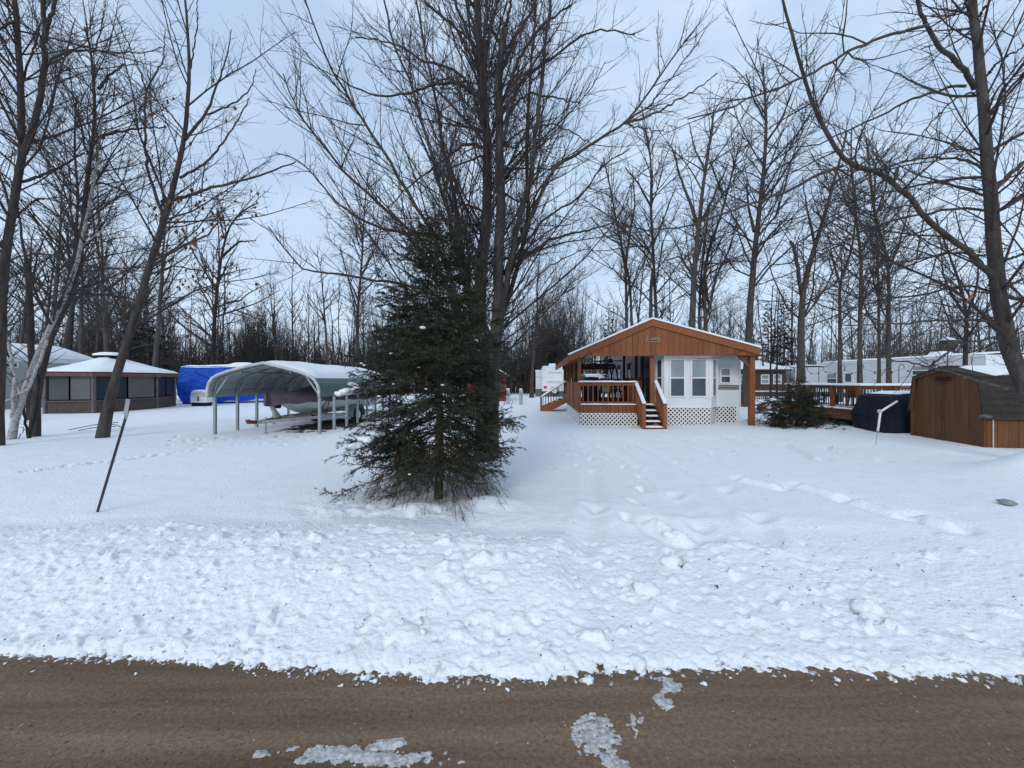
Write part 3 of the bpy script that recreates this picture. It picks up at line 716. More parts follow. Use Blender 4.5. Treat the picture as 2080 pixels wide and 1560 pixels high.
def window(parent, p, q, z0, z1, double=True, frame='white_trim', panes=('blind', 'glass'), t=.045, out=(0, -1), name='window', cut=.5):
    """a window in the vertical plane through p, q (plan points); out = plan direction that faces outward"""
    p = Vector((*p, 0)); q = Vector((*q, 0)); d = (q - p); w = d.length; d.normalize(); o = Vector((*out, 0)).normalized()
    b = MB(); up = Vector((0, 0, 1))
    def bar(a, c, wd, th): b.bar(a, c, wd, th, up=tuple(o))
    e = o * .02
    for zz in ([z0 + t / 2, z1 - t / 2] + ([z0 + (z1 - z0) * cut] if double else [])): bar(p + up * zz + e, q + up * zz + e, t, .05)
    for pp in (p + d * t / 2, q - d * t / 2): bar(pp + up * (z0 + t) + e, pp + up * (z1 - t) + e, t, .048)
    f = b.build(name, M[frame], parent)
    rows = [(z0, z0 + (z1 - z0) * cut, panes[1]), (z0 + (z1 - z0) * cut, z1, panes[0])] if double else [(z0, z1, panes[0])]
    for a, c, m in rows:
        g = MB(); A = p + d * t * .6 + o * .006; B = q - d * t * .6 + o * .006; th = o * -.012
        g.add([A + up * (a + .01), B + up * (a + .01), B + up * (c - .01), A + up * (c - .01), A + up * (a + .01) + th, B + up * (a + .01) + th, B + up * (c - .01) + th, A + up * (c - .01) + th],
              [(0, 1, 2, 3), (7, 6, 5, 4), (0, 4, 5, 1), (2, 6, 7, 3), (1, 5, 6, 2), (0, 3, 7, 4)])
        g.build('pane', M[m], f)
    return f
def clapboard(p, q, z0, z1, pitch, out, depth=.016, mb=None):
    """lapped siding between two plan points"""
    b = mb or MB(); n = max(1, round((z1 - z0) / pitch)); h = (z1 - z0) / n; o = np.array([*out, 0]) / np.hypot(*out)
    P0 = np.array([*p, 0.]); Q0 = np.array([*q, 0.])
    for i in range(n):
        a = z0 + i * h; c = a + h; zz = np.array([0, 0, 1.])
        b.add([P0 + zz * a + o * depth, Q0 + zz * a + o * depth, Q0 + zz * c, P0 + zz * c, P0 + zz * a, Q0 + zz * a], [(0, 1, 2, 3), (4, 5, 1, 0)])
    return b
def lattice_panel(name, p, q, z0, z1, parent, out, sp=.105, w=.042, m='lattice'):
    """diagonal slats clipped to the panel, two layers"""
    p = Vector((*p, 0)); q = Vector((*q, 0)); L = (q - p).length; d = (q - p).normalized(); H = z1 - z0; o = Vector((*out, 0)).normalized(); b = MB()
    s = sp * math.sqrt(2)
    for sg, off in ((1, .0), (-1, .008)):
        c = -H if sg > 0 else 0
        while c < (L if sg > 0 else L + H):
            # line x = c + t (sg>0) or x = c - t, height t
            pts = []
            t0, t1 = (max(0, -c), min(H, L - c)) if sg > 0 else (max(0, c - L), min(H, c))
            if t1 - t0 > .03:
                A = p + d * (c + sg * t0) + Vector((0, 0, z0 + t0)) + o * off; B = p + d * (c + sg * t1) + Vector((0, 0, z0 + t1)) + o * off
                b.bar(A, B, w, .007, up=tuple(o))
            c += s
    for zz in (z0 + .012, z1 - .012): b.bar(p + Vector((0, 0, zz)) + o * .016, q + Vector((0, 0, zz)) + o * .016, .03, .008, up=tuple(o))
    return b.build(name, M[m], parent)

# key measures (u across the front, v into depth, z up)
RU, RZt = UH(1325, -.25), ZH(646, UH(1325, -.25), -.25)
LU, LZt = UH(1155, -.25), ZH(720, UH(1155, -.25), -.25)
EU, EZt = UH(1545, -.25), ZH(705, UH(1545, -.25), -.25)
HD = 10.6
def roof_top(u):
    return LZt + (RZt - LZt) * (u - LU) / (RU - LU) if u < RU else RZt + (EZt - RZt) * (u - RU) / (EU - RU)
cot = thing('cottage', 'white trailer cottage with bay window under a cedar brown gabled porch roof', 'cottage', (HB[0], HB[1], 0), -HA)
rb = MB()
for (a, b_) in ((LU, RU), (RU, EU)):
    za, zb = roof_top(a), roof_top(b_)
    rb.prism([(a, za - .10), (b_, zb - .10), (b_, zb - .02), (a, za - .02)], -.20, HD)
roof = rb.build('roof', M['old_wood'], cot)
sn = MB()
def snow_roof(sfn, u0, u1, v0, v1, th, nu=50, nv=40, seed=0):
    def top(a, b):
        u = u0 + (u1 - u0) * a; v = v0 + (v1 - v0) * b
        e = min(1, min(a, 1 - a) * nu / 2.0, min(b, 1 - b) * nv / 2.0)
        n = float(fbm(np.array([u * 1.6 + seed]), np.array([v * 1.6]), 3)[0])
        return (u + .02 * n * (e < 1), v, sfn(u, v) + th * (.35 + .65 * e) * (1 + .7 * n))
    return top
tf = snow_roof(lambda u, v: roof_top(u) - .02, LU - .02, EU + .02, -.28, HD + .02, .085)
sn.grid(tf, 60, 30)
b0 = MB(); sn.add([(LU - .02, -.28, roof_top(LU) - .03), (RU, -.28, RZt - .03), (EU + .02, -.28, roof_top(EU) - .03), (EU + .02, -.28, roof_top(EU) + .03), (RU, -.28, RZt + .03), (LU - .02, -.28, roof_top(LU) + .03)], [(0, 1, 4, 5), (1, 2, 3, 4)])
sn.build('snow_cover', M['roof_snow'], roof, True)
# barge boards (double-stepped fascia) and eave fascias
BW = .27
for (a, b_) in ((LU, RU), (RU, EU)):
    za, zb = roof_top(a), roof_top(b_); m = MB()
    m.prism([(a, za - BW), (b_, zb - BW), (b_, zb - .025), (a, za - .025)], -.25, -.205)
    m.build('barge_board', M['stain'], cot)
for u, zt in ((LU, LZt), (EU, EZt)):
    MB().box(u - .02, u + .02, -.2, HD, zt - BW - .02, zt - .06).build('eave_fascia', M['stain'], cot)
# gable: vertical boards, each its own
GB = ZH(722.5, 3, -.2)
u = LU + .62; bw = .205
boards_me = {}
while u < EU - .03:
    u1 = min(u + bw - .010, EU - .03)
    za, zb = roof_top(u) - BW + .02, roof_top(u1) - BW + .02
    if min(za, zb) > GB + .02:
        m = MB(); dz = .003 * math.sin(u * 37)
        if u < RU < u1: poly = [(u, GB), (u1, GB), (u1, zb), (RU, RZt - BW + .02), (u, za)]
        else: poly = [(u, GB + dz), (u1, GB + dz), (u1, zb), (u, za)]
        m.prism(poly, -.195 + .003 * math.sin(u * 91), -.165); m.build('gable_board', M['stain'], cot)
    u += bw
MB().prism([(LU + .5, GB + .03), (EU - .04, GB + .03), (EU - .04, roof_top(EU) - .1), (RU, RZt - .1), (LU + .5, roof_top(LU + .5) - .1)], -.160, -.13).build('gable_backing', M['void'], cot)
MB().bar((LU + .3, -.13, GB + .09), (EU - .1, -.13, GB + .09), .08, .17).build('header_beam', M['stain'], cot)
# pale ceiling panels under the left slope with batten joints
cl = MB(); cl.prism([(LU + .05, roof_top(LU + .05) - .135), (RU, RZt - .135), (RU, RZt - .115), (LU + .05, roof_top(LU + .05) - .115)], -.1, 8.4)
ceil = cl.build('porch_ceiling', M['white'], cot)
bt = MB()
for v in np.arange(.8, 8.4, 1.2): bt.bar((LU + .1, v, roof_top(LU + .1) - .145), (RU - .05, v, RZt - .145 - .015), .05, .02)
bt.build('batten', M['siding'], ceil)
# trailer body
DZ = ZH(822, 1.5, 0)                       # deck floor level
TB = ZH(827, 4, .3)                        # underside of the walls
TT = GB + .06
vf, vr = .12, .62
uA, uB = UH(1350, vf), UH(1443, vf); uL, uR = UH(1331, vr), UH(1457, vr)
uW = UH(1503, .85)
body = MB()
body.box(uL + .02, uW, .88, 10.2, TB, TT + .1)
body.build('trailer_body', M['siding'], cot)
bay = MB(); bp = [(uL, vr + .3), (uL, vr), (uA, vf), (uB, vf), (uR, vr), (uR, .9)]
bay.prism(bp, TB, TT, 'z'); bay.build('bay_wall', M['white'], cot)
tr = MB()
for (x, y) in ((uL, vr), (uA, vf), (uB, vf), (uR, vr)): tr.bar((x, y, TB), (x, y, TT), .045, .045)
for (a, c) in (((uL, vr), (uA, vf)), ((uA, vf), (uB, vf)), ((uB, vf), (uR, vr))): tr.bar((*a, TT - .07), (*c, TT - .07), .03, .12); tr.bar((*a, TB + .03), (*c, TB + .03), .03, .06)
tr.build('bay_trim', M['white_trim'], cot)
z0w, z1w = ZH(806.5, 3.3, vf), ZH(728.5, 3.3, vf)
for a, c in ((1359.5, 1391.5), (1402.5, 1435.5)):
    window(cot, (UH(a, vf), vf), (UH(c, vf), vf), z0w, z1w)
def lerp2(a, c, t): return (a[0] + (c[0] - a[0]) * t, a[1] + (c[1] - a[1]) * t)
window(cot, lerp2((uL, vr), (uA, vf), .16), lerp2((uL, vr), (uA, vf), .84), z0w, z1w, out=(-.9, -.45), panes=('glass', 'glass'))
window(cot, lerp2((uB, vf), (uR, vr), .18), lerp2((uB, vf), (uR, vr), .82), z0w, z1w, out=(.7, -.6))
# right front wall of the trailer, lapped siding, stripe, small window
sd = clapboard((uR, .872), (uW, .872), TB, TT + .08, .098, (0, -1)); sd.bar((uW, .86, TB), (uW, .86, TT), .05, .05); sd.build('front_siding', M['siding'], cot)
window(cot, (UH(1462, .85), .85), (UH(1484.5, .85), .85), ZH(779, 5.2, .85), ZH(747, 5.2, .85), cut=.47)
stp = MB()
for k, yy in enumerate((783.2, 786.6, 790.0)): stp.box(UH(1458, .85), uW - .04, .838, .852, ZH(yy + 1.1, 5.2, .85), ZH(yy - 1.1, 5.2, .85))
stp.build('stripe', M['stripe'], cot)
# left side wall of the trailer (seen through the porch)
sl = clapboard((uL, 1.0), (uL, 10.2), TB, TT + .7, .115, (-1, 0), .02); sl.build('side_siding', M['siding'], cot)
dr = MB()
va, vb = 1.05, 2.5
dr.box(uL - .06, uL - .02, va, vb, DZ + .03, DZ + 1.85)
door = dr.build('sliding_door', M['glass'], cot)
fr_ = MB()
for v in (va, (va + vb) / 2, vb): fr_.bar((uL - .045, v, DZ), (uL - .045, v, DZ + 1.88), .05, .06)
for z in (DZ + .03, DZ + 1.88): fr_.bar((uL - .05, va, z), (uL - .05, vb, z), .06, .05)
fr_.build('frame', M['galv'], door)
for v0, v1 in ((4.2, 5.1), (6.6, 7.5)): window(cot, (uL - .02, v0), (uL - .02, v1), DZ + .75, DZ + 1.75, out=(-1, 0), panes=('glass', 'glass'))
# lattice skirts below the trailer with the dark crawl space behind
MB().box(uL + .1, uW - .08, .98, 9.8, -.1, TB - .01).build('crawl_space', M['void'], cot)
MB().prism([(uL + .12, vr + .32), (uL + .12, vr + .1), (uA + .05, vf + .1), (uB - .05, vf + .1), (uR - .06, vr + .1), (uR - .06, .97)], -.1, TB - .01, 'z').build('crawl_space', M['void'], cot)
LZ0 = -.02
lattice_panel('lattice_skirt', (uL, vf), (uB, vf), LZ0, TB + .005, cot, (0, -1))
lattice_panel('lattice_skirt', (uB, vf), (uR, vr + .2), LZ0, TB + .005, cot, (.8, -.6))
lattice_panel('lattice_skirt', (uR, .86), (uW, .86), LZ0, TB + .005, cot, (0, -1))
# posts
MB().box(-.055, .055, -.02, .09, DZ, GB + .05).build('porch_post', M['stain'], cot)
um = UH(1325, 0); MB().box(um - .075, um + .075, -.02, .09, DZ - .05, GB + .05).build('porch_post', M['stain'], cot)
ur = UH(1527, 0); MB().box(ur - .085, ur + .085, -.06, .10, -.1, GB + .06).build('porch_post', M['stain'], cot)
MB().bar((ur - .05, .02, GB - .42), (ur - .46, .02, GB + .05), .09, .09).build('post_brace', M['stain'], cot)
for px, v in ((1268, 4.0), (1293, 2.6)):
    uu = UH(px, v); MB().box(uu - .05, uu + .05, v, v + .1, DZ, roof_top(uu) - .13).build('porch_post', M['red_wood'], cot)
for v in (2.1, 4.2, 6.2, 8.3): MB().box(-.05, .05, v, v + .1, DZ - .3, roof_top(0) - .13).build('porch_post', M['deck_wood'], cot)
MB().bar((-.0, -.02, GB + .0), (-.0, 8.35, GB + .0), .09, .2).build('side_beam', M['deck_wood'], cot)
MB().box(LU + .3, uL, 8.3, 8.4, GB - .25, GB + .08).build('back_beam', M['red_wood'], cot)
# hanging shade at the far left eave
# emblem on the gable: little dock scene cut from metal
zc = ZH(689, 2.6, -.21); uc = UH(1326, -.21); sg = thing('gable_emblem', 'small pale metal dock scene emblem fixed on the brown gable', 'wall emblem', (HB[0] + uc * ca_ - .212 * sa_, HB[1] - uc * sa_ - .212 * ca_, zc), -HA)
e = MB()
e.box(-.24, .24, -.012, .01, -.10, -.075); e.box(-.24, .24, -.012, .01, -.02, .0)
for x in (-.235, .235): e.box(x - .012, x + .012, -.014, .01, -.12, .02)
e.build('frame', M['brass'], sg)
e = MB()
for x, h in ((-.19, .13), (.08, .09), (.14, .12), (.20, .14)): e.box(x - .01, x + .01, -.014, .008, 0, h)
e.build('pilings', M['brass'], sg)
MB().add([(-.06, -.012, .012), (.06, -.012, .012), (.09, -.012, .05), (.02, -.012, .035), (-.09, -.012, .04), (-.06, .004, .012), (.06, .004, .012), (.09, .004, .05), (.02, .004, .035), (-.09, .004, .04)],
         [(0, 1, 2, 3, 4), (9, 8, 7, 6, 5), (0, 5, 6, 1), (1, 6, 7, 2), (2, 7, 8, 3), (3, 8, 9, 4), (4, 9, 5, 0)]).build('rowing_boat', M['brass'], sg)
def H(u, v, z=0): return (HB[0] + u * ca_ + v * sa_, HB[1] - u * sa_ + v * ca_, z)
# cable hanging from the right eave
cb = MB(); cb.tube([(lambda t: H(EU - .55 - 1.6 * t, -.29, EZt - .08 - .34 * math.sin(min(1, t * 1.15) * 1.6) + .02 * t))(t) for t in np.linspace(0, 1, 14)], .008, 5)
tag(cb.build('overhead_cable', M['black']), 'thin black cable drooping across the right side of the gable', 'cable')

# ----------------------------------------------------------------- DECK
dk = thing('porch_deck', 'raised cedar deck with white lattice skirt on the left of the cottage', 'deck', (HB[0], HB[1], 0), -HA)
us0, us1 = UH(1293, 0), UH(1328, 0)
pl = MB().box(0, us1, 0, .133, DZ - .035, DZ).mesh('floor_plank')
for i in range(44): link('floor_plank', pl, M['deck_wood'], dk, (0, .02 + i * .142, 0))
RT = ZH(775.5, 1, 0)
# skirt boards under the rail
bdm = MB().box(0, .128, -.03, -.005, DZ - .30, DZ - .045).mesh('skirt_board')
for i in range(int((us0) / .14)): link('skirt_board', bdm, M['stain'], dk, (i * .14 + .005, 0, .004 * math.sin(i * 5)))
MB().box(0, us0, -.03, .0, DZ - .04, DZ - .002).build('rim_board', M['stain'], dk)
lattice_panel('lattice_skirt', (.02, -.012), (us0 + .02, -.012), -.06, DZ - .31, dk, (0, -1))
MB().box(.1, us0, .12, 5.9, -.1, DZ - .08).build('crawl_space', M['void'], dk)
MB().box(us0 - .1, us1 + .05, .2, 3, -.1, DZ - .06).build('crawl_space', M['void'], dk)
# side skirt of horizontal white slats
for i in range(7): MB().box(-.03, -.008, .02, 6.2, .0 + i * .066 - .03, .0 + i * .066 + .022).build('side_slat', M['lattice'], dk)
MB().box(.01, .03, .02, 6.2, -.08, DZ - .31).build('slat_backing', M['lattice'], dk)
sdb = MB().box(-.03, -.004, 0, .128, DZ - .30, RT - .02).mesh('side_board')
for i in range(43): link('side_board', sdb, M['stain'], dk, (0, i * .142 + .03, .004 * math.sin(i * 3)))
# balusters, rails, posts
bal = MB().box(-.019, .019, -.045, -.007, DZ - .02, RT - .05).mesh('baluster')
nb_ = 11
for i in range(nb_): link('baluster', bal, M['stain'], dk, (.13 + i * (us0 - .26) / (nb_ - 1), 0, 0))
MB().box(-.03, us0 + .02, -.03, .06, RT - .14, RT - .06).build('top_rail', M['stain'], dk)
cap = MB().box(-.06, us0 + .05, -.07, .09, RT - .05, RT - .012).build('cap_rail', M['deck_wood'], dk)
MB().box(-.0, us0, -.01, .03, DZ + .06, DZ + .11).build('bottom_rail', M['stain'], dk)
def snow_strip(name, p, q, w, h, parent, seed=0, n=26, m='snow'):
    """rounded ridge of snow lying along a rail"""
    p = Vector(p); q = Vector(q); d = (q - p).normalized(); s = d.cross(Vector((0, 0, 1))).normalized(); upv = s.cross(d)
    b = MB(); k = 7
    for i in range(n):
        t = i / (n - 1); c = p.lerp(q, t); e = min(1, min(t, 1 - t) * n / 1.4 + .15)
        nn = 1 + .55 * float(fbm(np.array([seed + t * 7.0]), np.array([seed * 1.3]), 3)[0])
        for j in range(k):
            a = math.pi * j / (k - 1); b.v.append(tuple(c + s * (w / 2 * math.cos(a) * (1 + .12 * (nn - 1))) + upv * (h * math.sin(a) ** .6 * nn * e)))
    for i in range(n - 1):
        for j in range(k - 1): b.f.append((i * k + j, i * k + j + 1, (i + 1) * k + j + 1, (i + 1) * k + j))
    b.f.append(tuple(range(k))); b.f.append(tuple((n - 1) * k + j for j in range(k))[::-1])
    return b.build(name, M[m], parent, True)
snow_strip('rail_snow', (-.07, .01, RT - .012), (us0 + .05, .01, RT - .012), .16, .055, cap, 3)
snow_strip('ledge_snow', (.02, -.025, DZ), (us0, -.025, DZ), .10, .045, dk, 5, 40)
snow_strip('ledge_snow', (us0 + .03, -.0, DZ), (us1, -.0, DZ), .14, .05, dk, 8, 16)
for u_ in (us0 - .02,): MB().box(u_ - .04, u_ + .05, -.05, .05, DZ - .3, RT - .05).build('rail_post', M['stain'], dk)

# ----------------------------------------------------------------- FRONT STAIRS
fs = thing('porch_stairs', 'front porch stairs with snowy treads and sloping cedar handrails', 'stairs', (HB[0], HB[1], 0), -HA)
run = [(0.0, DZ), (-.22, None), (-.44, None), (-.66, None), (-.90, None)]
ul, u2 = UH(1293, -.45), UH(1338, -.45)
ul0, ur0 = us0 + .02, us1
for i, (yy, v) in enumerate(((833.5, -.2), (844.5, -.43), (855.5, -.66), (867, -.90))):
    z = ZH(yy, 2.3, v)
    t = MB().box(ul0, ur0 + .03, v - .13, v + .13, z - .045, z - .008).build('tread', M['red_wood'], fs)
    snow_strip('tread_snow', (ul0 + .02, v - .02, z - .008), (ur0 + .01, v - .02, z - .008), .23, .05, t, i * 3 + 1, 18)
MB().box(ul0 - .05, ur0 + .1, -1.06, -1.0, -.06, .045).build('base_board', M['red_wood'], fs)
for u_ in (ul0 - .02, ur0 + .05):
    s = MB(); s.prism([(-.02, DZ - .28), (-.02, DZ - .02), (-1.0, .16), (-1.0, -.08), (-.75, -.08)], u_ - .02, u_ + .02, 'x'); s.build('stringer', M['deck_wood'], fs)
for u_, top in ((ul0 - .03, (1287, 780)), (ur0 + .07, (1325, 770))):
    nz_ = ZH(820, u_, -.98)
    MB().box(u_ - .055, u_ + .055, -1.04, -.93, -.08, nz_ - .02).build('newel_post', M['stain'], fs)
    za = RT - .02 if u_ < 2.3 else RT + .05
    zt = lambda v: za + (nz_ - za) * (v / -.98)
    hr = MB(); hr.bar((u_, .02, za - .02), (u_, -1.06, nz_ - .02 - .0), .12, .035); hr = hr.build('handrail', M['deck_wood'], fs)
    rl = MB(); rl.bar((u_, 0, za - .10), (u_, -.98, nz_ - .10), .04, .10); rl.bar((u_, 0, DZ + .07), (u_, -.98, .16), .04, .08); rl.build('rail', M['stain'], fs)
    for k in range(6):
        v = -.12 - k * .145; MB().box(u_ - .02, u_ + .02, v - .02, v + .02, DZ + .07 + (.16 - DZ - .07) * (v / -.98), zt(v) - .1).build('baluster', M['stain'], fs)
    snow_strip('rail_snow', (u_, .04, za), (u_, -1.07, nz_ - .0), .13, .055, hr, 4 + u_, 22)
# ----------------------------------------------------------------- SIDE STAIRS
ss_ = thing('side_stairs', 'wooden side stairs with black balusters going down left from the deck', 'stairs', H(0, 6.3), -HA)
v1s = 1.0
nz_ = ZH(806, -1.5, 7.2); ue = UH(1099, 7.2)
for v in (.0, v1s):
    h = MB(); h.bar((.0, v, RT), (ue, v, nz_), .11, .04, up=(0, 0, 1)); hh = h.build('handrail', M['deck_wood'], ss_)
    snow_strip('rail_snow', (.0, v, RT + .02), (ue, v, nz_ + .02), .10, .045, hh, v + 2, 18)
    MB().box(ue - .05, ue + .05, v - .05, v + .05, -.1, nz_ - .02).build('newel_post', M['deck_wood'], ss_)
    st = MB(); st.prism([(0, DZ - .3), (0, DZ + .02), (ue, .2), (ue, -.1), (ue + .3, -.1)], v - .02, v + .02, 'y'); st.build('stringer', M['stain'], ss_)
    for k in range(9):
        t = .08 + k * .105; MB().box(ue * t - .012, ue * t + .012, v - .012, v + .012, DZ + .05 + (.16 - DZ) * t, RT + (nz_ - RT) * t - .02).build('baluster', M['black'], ss_)
for k in range(5):
    t = (k + .5) / 5; z = DZ - (k + 1) * DZ / 6; x = ue * t
    td = MB().box(x - .15, x + .15, .03, v1s - .03, z - .04, z).build('tread', M['deck_wood'], ss_)
    snow_strip('tread_snow', (x, .05, z), (x, v1s - .05, z), .26, .05, td, k, 12)

# ----------------------------------------------------------------- THINGS ON THE PORCH
def ceiling_fan(px, py, v, label):
    u_ = UH(px, v); z = ZH(py, u_, v)
    r = thing('ceiling_fan', label, 'ceiling fan', H(u_, v, z), 0, 'ceiling fans under the porch roof')
    MB().lathe([(.0, -.1), (.09, -.09), (.11, 0), (.07, .07), (.02, .09), (.02, roof_top(u_) - z - .14)], n=12).build('motor', M['black'], r, True)
    for k in range(5):
        a = k * 2 * math.pi / 5 + v; c, s = math.cos(a), math.sin(a)
        MB().add([(c * .1 - s * .03, s * .1 + c * .03, .01), (c * .1 + s * .03, s * .1 - c * .03, -.01), (c * .6 + s * .065, s * .6 - c * .065, -.035), (c * .6 - s * .065, s * .6 + c * .065, .0),
                  (c * .1 - s * .03, s * .1 + c * .03, .018), (c * .1 + s * .03, s * .1 - c * .03, -.002), (c * .6 + s * .065, s * .6 - c * .065, -.027), (c * .6 - s * .065, s * .6 + c * .065, .008)],
                 [(0, 1, 2, 3), (7, 6, 5, 4), (0, 4, 5, 1), (1, 5, 6, 2), (2, 6, 7, 3), (3, 7, 4, 0)]).build('blade', M['black'], r)
ceiling_fan(1240, 733, 1.4, 'nearer dark ceiling fan under the cottage porch roof')
ceiling_fan(1209, 741, 3.6, 'farther dark ceiling fan under the cottage porch roof')
# A-frame swing
sw = thing('swing_frame', 'black metal A-frame porch swing standing on the deck', 'porch swing', H(UH(1245, 3.0), 3.0, DZ), -HA)
for y in (-.35, .95):
    for x in (-.32, .32): MB().tube([(x, y, 0), (x * .12, y, 1.5)], .03, 8).build('leg', M['black'], sw)
MB().tube([(0, -.4, 1.5), (0, 1.0, 1.5)], .03, 8).build('top_bar', M['black'], sw)
MB().box(-.25, .25, -.2, .8, .42, .48).build('seat', M['black'], sw)
MB().box(.20, .26, -.2, .8, .48, .95).build('backrest', M['black'], sw)
for y in (-.18, .78): MB().bar((0, y, .45), (0, y, 1.5), .015).build('chain', M['black'], sw)
# covered grill
gr = MB()
gr.grid(lambda a, b: ((.34 + .03 * math.sin(9 * a * 6.28)) * math.cos(2 * math.pi * a) * (1.0 if b < .9 else (1 - b) * 10) * (1 - .12 * b), .27 * math.sin(2 * math.pi * a) * (1.0 if b < .9 else (1 - b) * 10) * (1 - .1 * b), min(1.02, b * 1.1) + .0), 33, 12)
tag(gr.build('covered_grill', M['dark'], smooth=True, loc=H(.55, 1.0, DZ), rot=(0, 0, -HA)), 'black covered grill behind the deck balusters', 'grill')
# patio set, dark
def patio_chair(u_, v, rz, label):
    r = thing('patio_chair', label, 'chair', H(u_, v, DZ), rz, 'patio chairs on the cottage deck')
    MB().box(-.24, .24, -.24, .24, .40, .45).build('seat', M['black'], r)
    MB().box(-.24, .24, .20, .25, .45, .95).build('backrest', M['black'], r)
    lm = MB().box(-.02, .02, -.02, .02, 0, .40).mesh('leg')
    for x in (-.22, .22):
        for y in (-.22, .22): link('leg', lm, M['black'], r, (x, y, 0))
        MB().bar((x, -.22, .62), (x, .22, .64), .04).build('armrest', M['black'], r)
patio_chair(1.15, .7, 2.6, 'dark patio chair nearest the deck balusters')
patio_chair(1.75, 1.8, 1.4, 'dark patio chair beside the reddish bar cabinet')
tb = thing('patio_table', 'small dark round patio table among the porch chairs', 'table', H(1.35, 1.5, DZ), 0)
MB().lathe([(0, .70), (.45, .70), (.45, .73), (0, .73)], n=20).build('tabletop', M['black'], tb)
MB().tube([(0, 0, 0), (0, 0, .70)], .035, 8).build('pedestal', M['black'], tb)
MB().lathe([(0, 0), (.26, 0), (.24, .03), (.03, .05)], n=16).build('base', M['black'], tb)
tag(MB().blob((0, 0, 0), .15, .22, 4, .3).build('rope_of_lights', M['brass'], smooth=True, loc=H(1.02, .35, DZ + .62)), 'pale bundled string lights hanging behind the deck railing', 'string lights')
bc = thing('bar_cabinet', 'reddish wooden bar cabinet beside the sliding door', 'cabinet', H(UH(1293, 1.6), 1.6, DZ), -HA)
MB().box(-.30, .22, 0, .7, 0, .93).build('carcass', M['red_wood'], bc); MB().box(-.34, .26, -.04, .74, .93, .97).build('top', M['red_wood'], bc)
for x in (-.29, -.03): MB().box(x, x + .24, -.02, -.002, .06, .88).build('door', M['deck_wood'], bc)

# ================================================================= CARPORT
CPX, CPY, CPW = -7.42, 11.66, 1.585
SP = .955; NP = 8
cp = thing('carport', 'metal carport with arched roof and green side panels sheltering a boat', 'carport', (CPX, CPY, 0))
prof = [(-1.64, 1.13), (-1.64, 1.36), (-1.60, 1.54), (-1.50, 1.69), (-1.36, 1.78), (-1.1, 1.88), (-.55, 2.03), (0, 2.145), (.55, 2.02), (1.1, 1.87), (1.36, 1.76), (1.50, 1.65), (1.60, 1.48), (1.64, 1.34), (1.64, 1.13)]
LEN = SP * (NP - 1) + .35
def sheet(off, y0, y1, m, name, idx=None, ribs=True, parent=None):
    b = MB(); P = prof if idx is None else prof[idx[0]:idx[1]]
    # subdivide and add lengthwise ribs
    pts = []
    for (x0, z0), (x1, z1) in zip(P[:-1], P[1:]):
        L = math.hypot(x1 - x0, z1 - z0); n = max(1, int(L / .055))
        for k in range(n):
            t = k / n; nx, nz2 = (-(z1 - z0) / L, (x1 - x0) / L); r = (.012 if (len(pts) % 4 == 0 and ribs) else 0) + off
            pts.append((x0 + (x1 - x0) * t + nx * r, z0 + (z1 - z0) * t + nz2 * r))
    pts.append((P[-1][0] + (off if P[-1][0] > 0 else -off), P[-1][1]))
    n = len(pts)
    b.add([(x, y0, z) for x, z in pts] + [(x, y1, z) for x, z in pts], [(i, i + 1, n + i + 1, n + i) for i in range(n - 1)])
    return b.build(name, M[m], parent or cp, False)
sheet(.0, -.18, LEN, 'sheet', 'roof_sheet')
sheet(.016, -.18, LEN, 'green', 'outer_sheet')
for y in (-.2, LEN): MB().tube([(x * 1.012, y, z + .02) for x, z in prof], .042, 8).build('edge_trim', M['galv_dirty'], cp, True)
csn = MB()
def cp_snow(a, b):
    x = -1.36 + 2.82 * a; z = np.interp(x, [p[0] for p in prof[1:-1]], [p[1] for p in prof[1:-1]]); y = -.14 + (LEN + .16) * b
    n = float(fbm(np.array([x * 1.5]), np.array([y * 1.2]), 3)[0]); e = min(1, a * 14, (1 - a) * 14 + .0, b * 22, (1 - b) * 30)
    return (x, y, z + .03 + .10 * e ** .6 * (1 + .8 * n))
csn.grid(cp_snow, 34, 40); csn.build('snow_cover', M['roof_snow'], cp, True)
for i in range(7):   # snow caught on the green side sheet
    MB().blob((1.665, 1.9 + i * .16 if i < 5 else 3.4 + i * .4, 1.5 - .02 * (i % 3)), .06, .035, i, .8, 6, 9).build('side_snow', M['snow'], cp, True)
pm = MB().box(-.035, .035, -.035, .035, -.1, 1.3).mesh('post')
arch = MB(); arch.tube([(x * .965, 0, z - .035) for x, z in prof], .03, 6); am = arch.mesh('rafter', True)
br = {}
for sgn in (-1, 1):
    b = MB(); b.bar((sgn * 1.56, 0, 1.02 + .2), (sgn * 1.16, 0, 1.80), .035, .05); br[sgn] = b.mesh('brace')
for i in range(NP):
    for sgn in (-1, 1):
        link('post', pm, M['galv'], cp, (sgn * CPW, i * SP, 0)); link('brace', br[sgn], M['galv'], cp, (0, i * SP, 0))
    link('rafter', am, M['galv'], cp, (0, i * SP, 0))
for x in (-.75, .75): MB().bar((x, -.1, np.interp(x, [p[0] for p in prof[1:-1]], [p[1] for p in prof[1:-1]]) - .09), (x, LEN, np.interp(x, [p[0] for p in prof[1:-1]], [p[1] for p in prof[1:-1]]) - .09), .04, .05).build('purlin', M['galv'], cp)
# bare ground under it
patch('bare_ground', -6.6, 14.6, .85, 2.0, lambda x, y: ground_h(x, y) + .012, 3, .02, M['bare'], -.15, 2.4, .05, .03, 1.1)
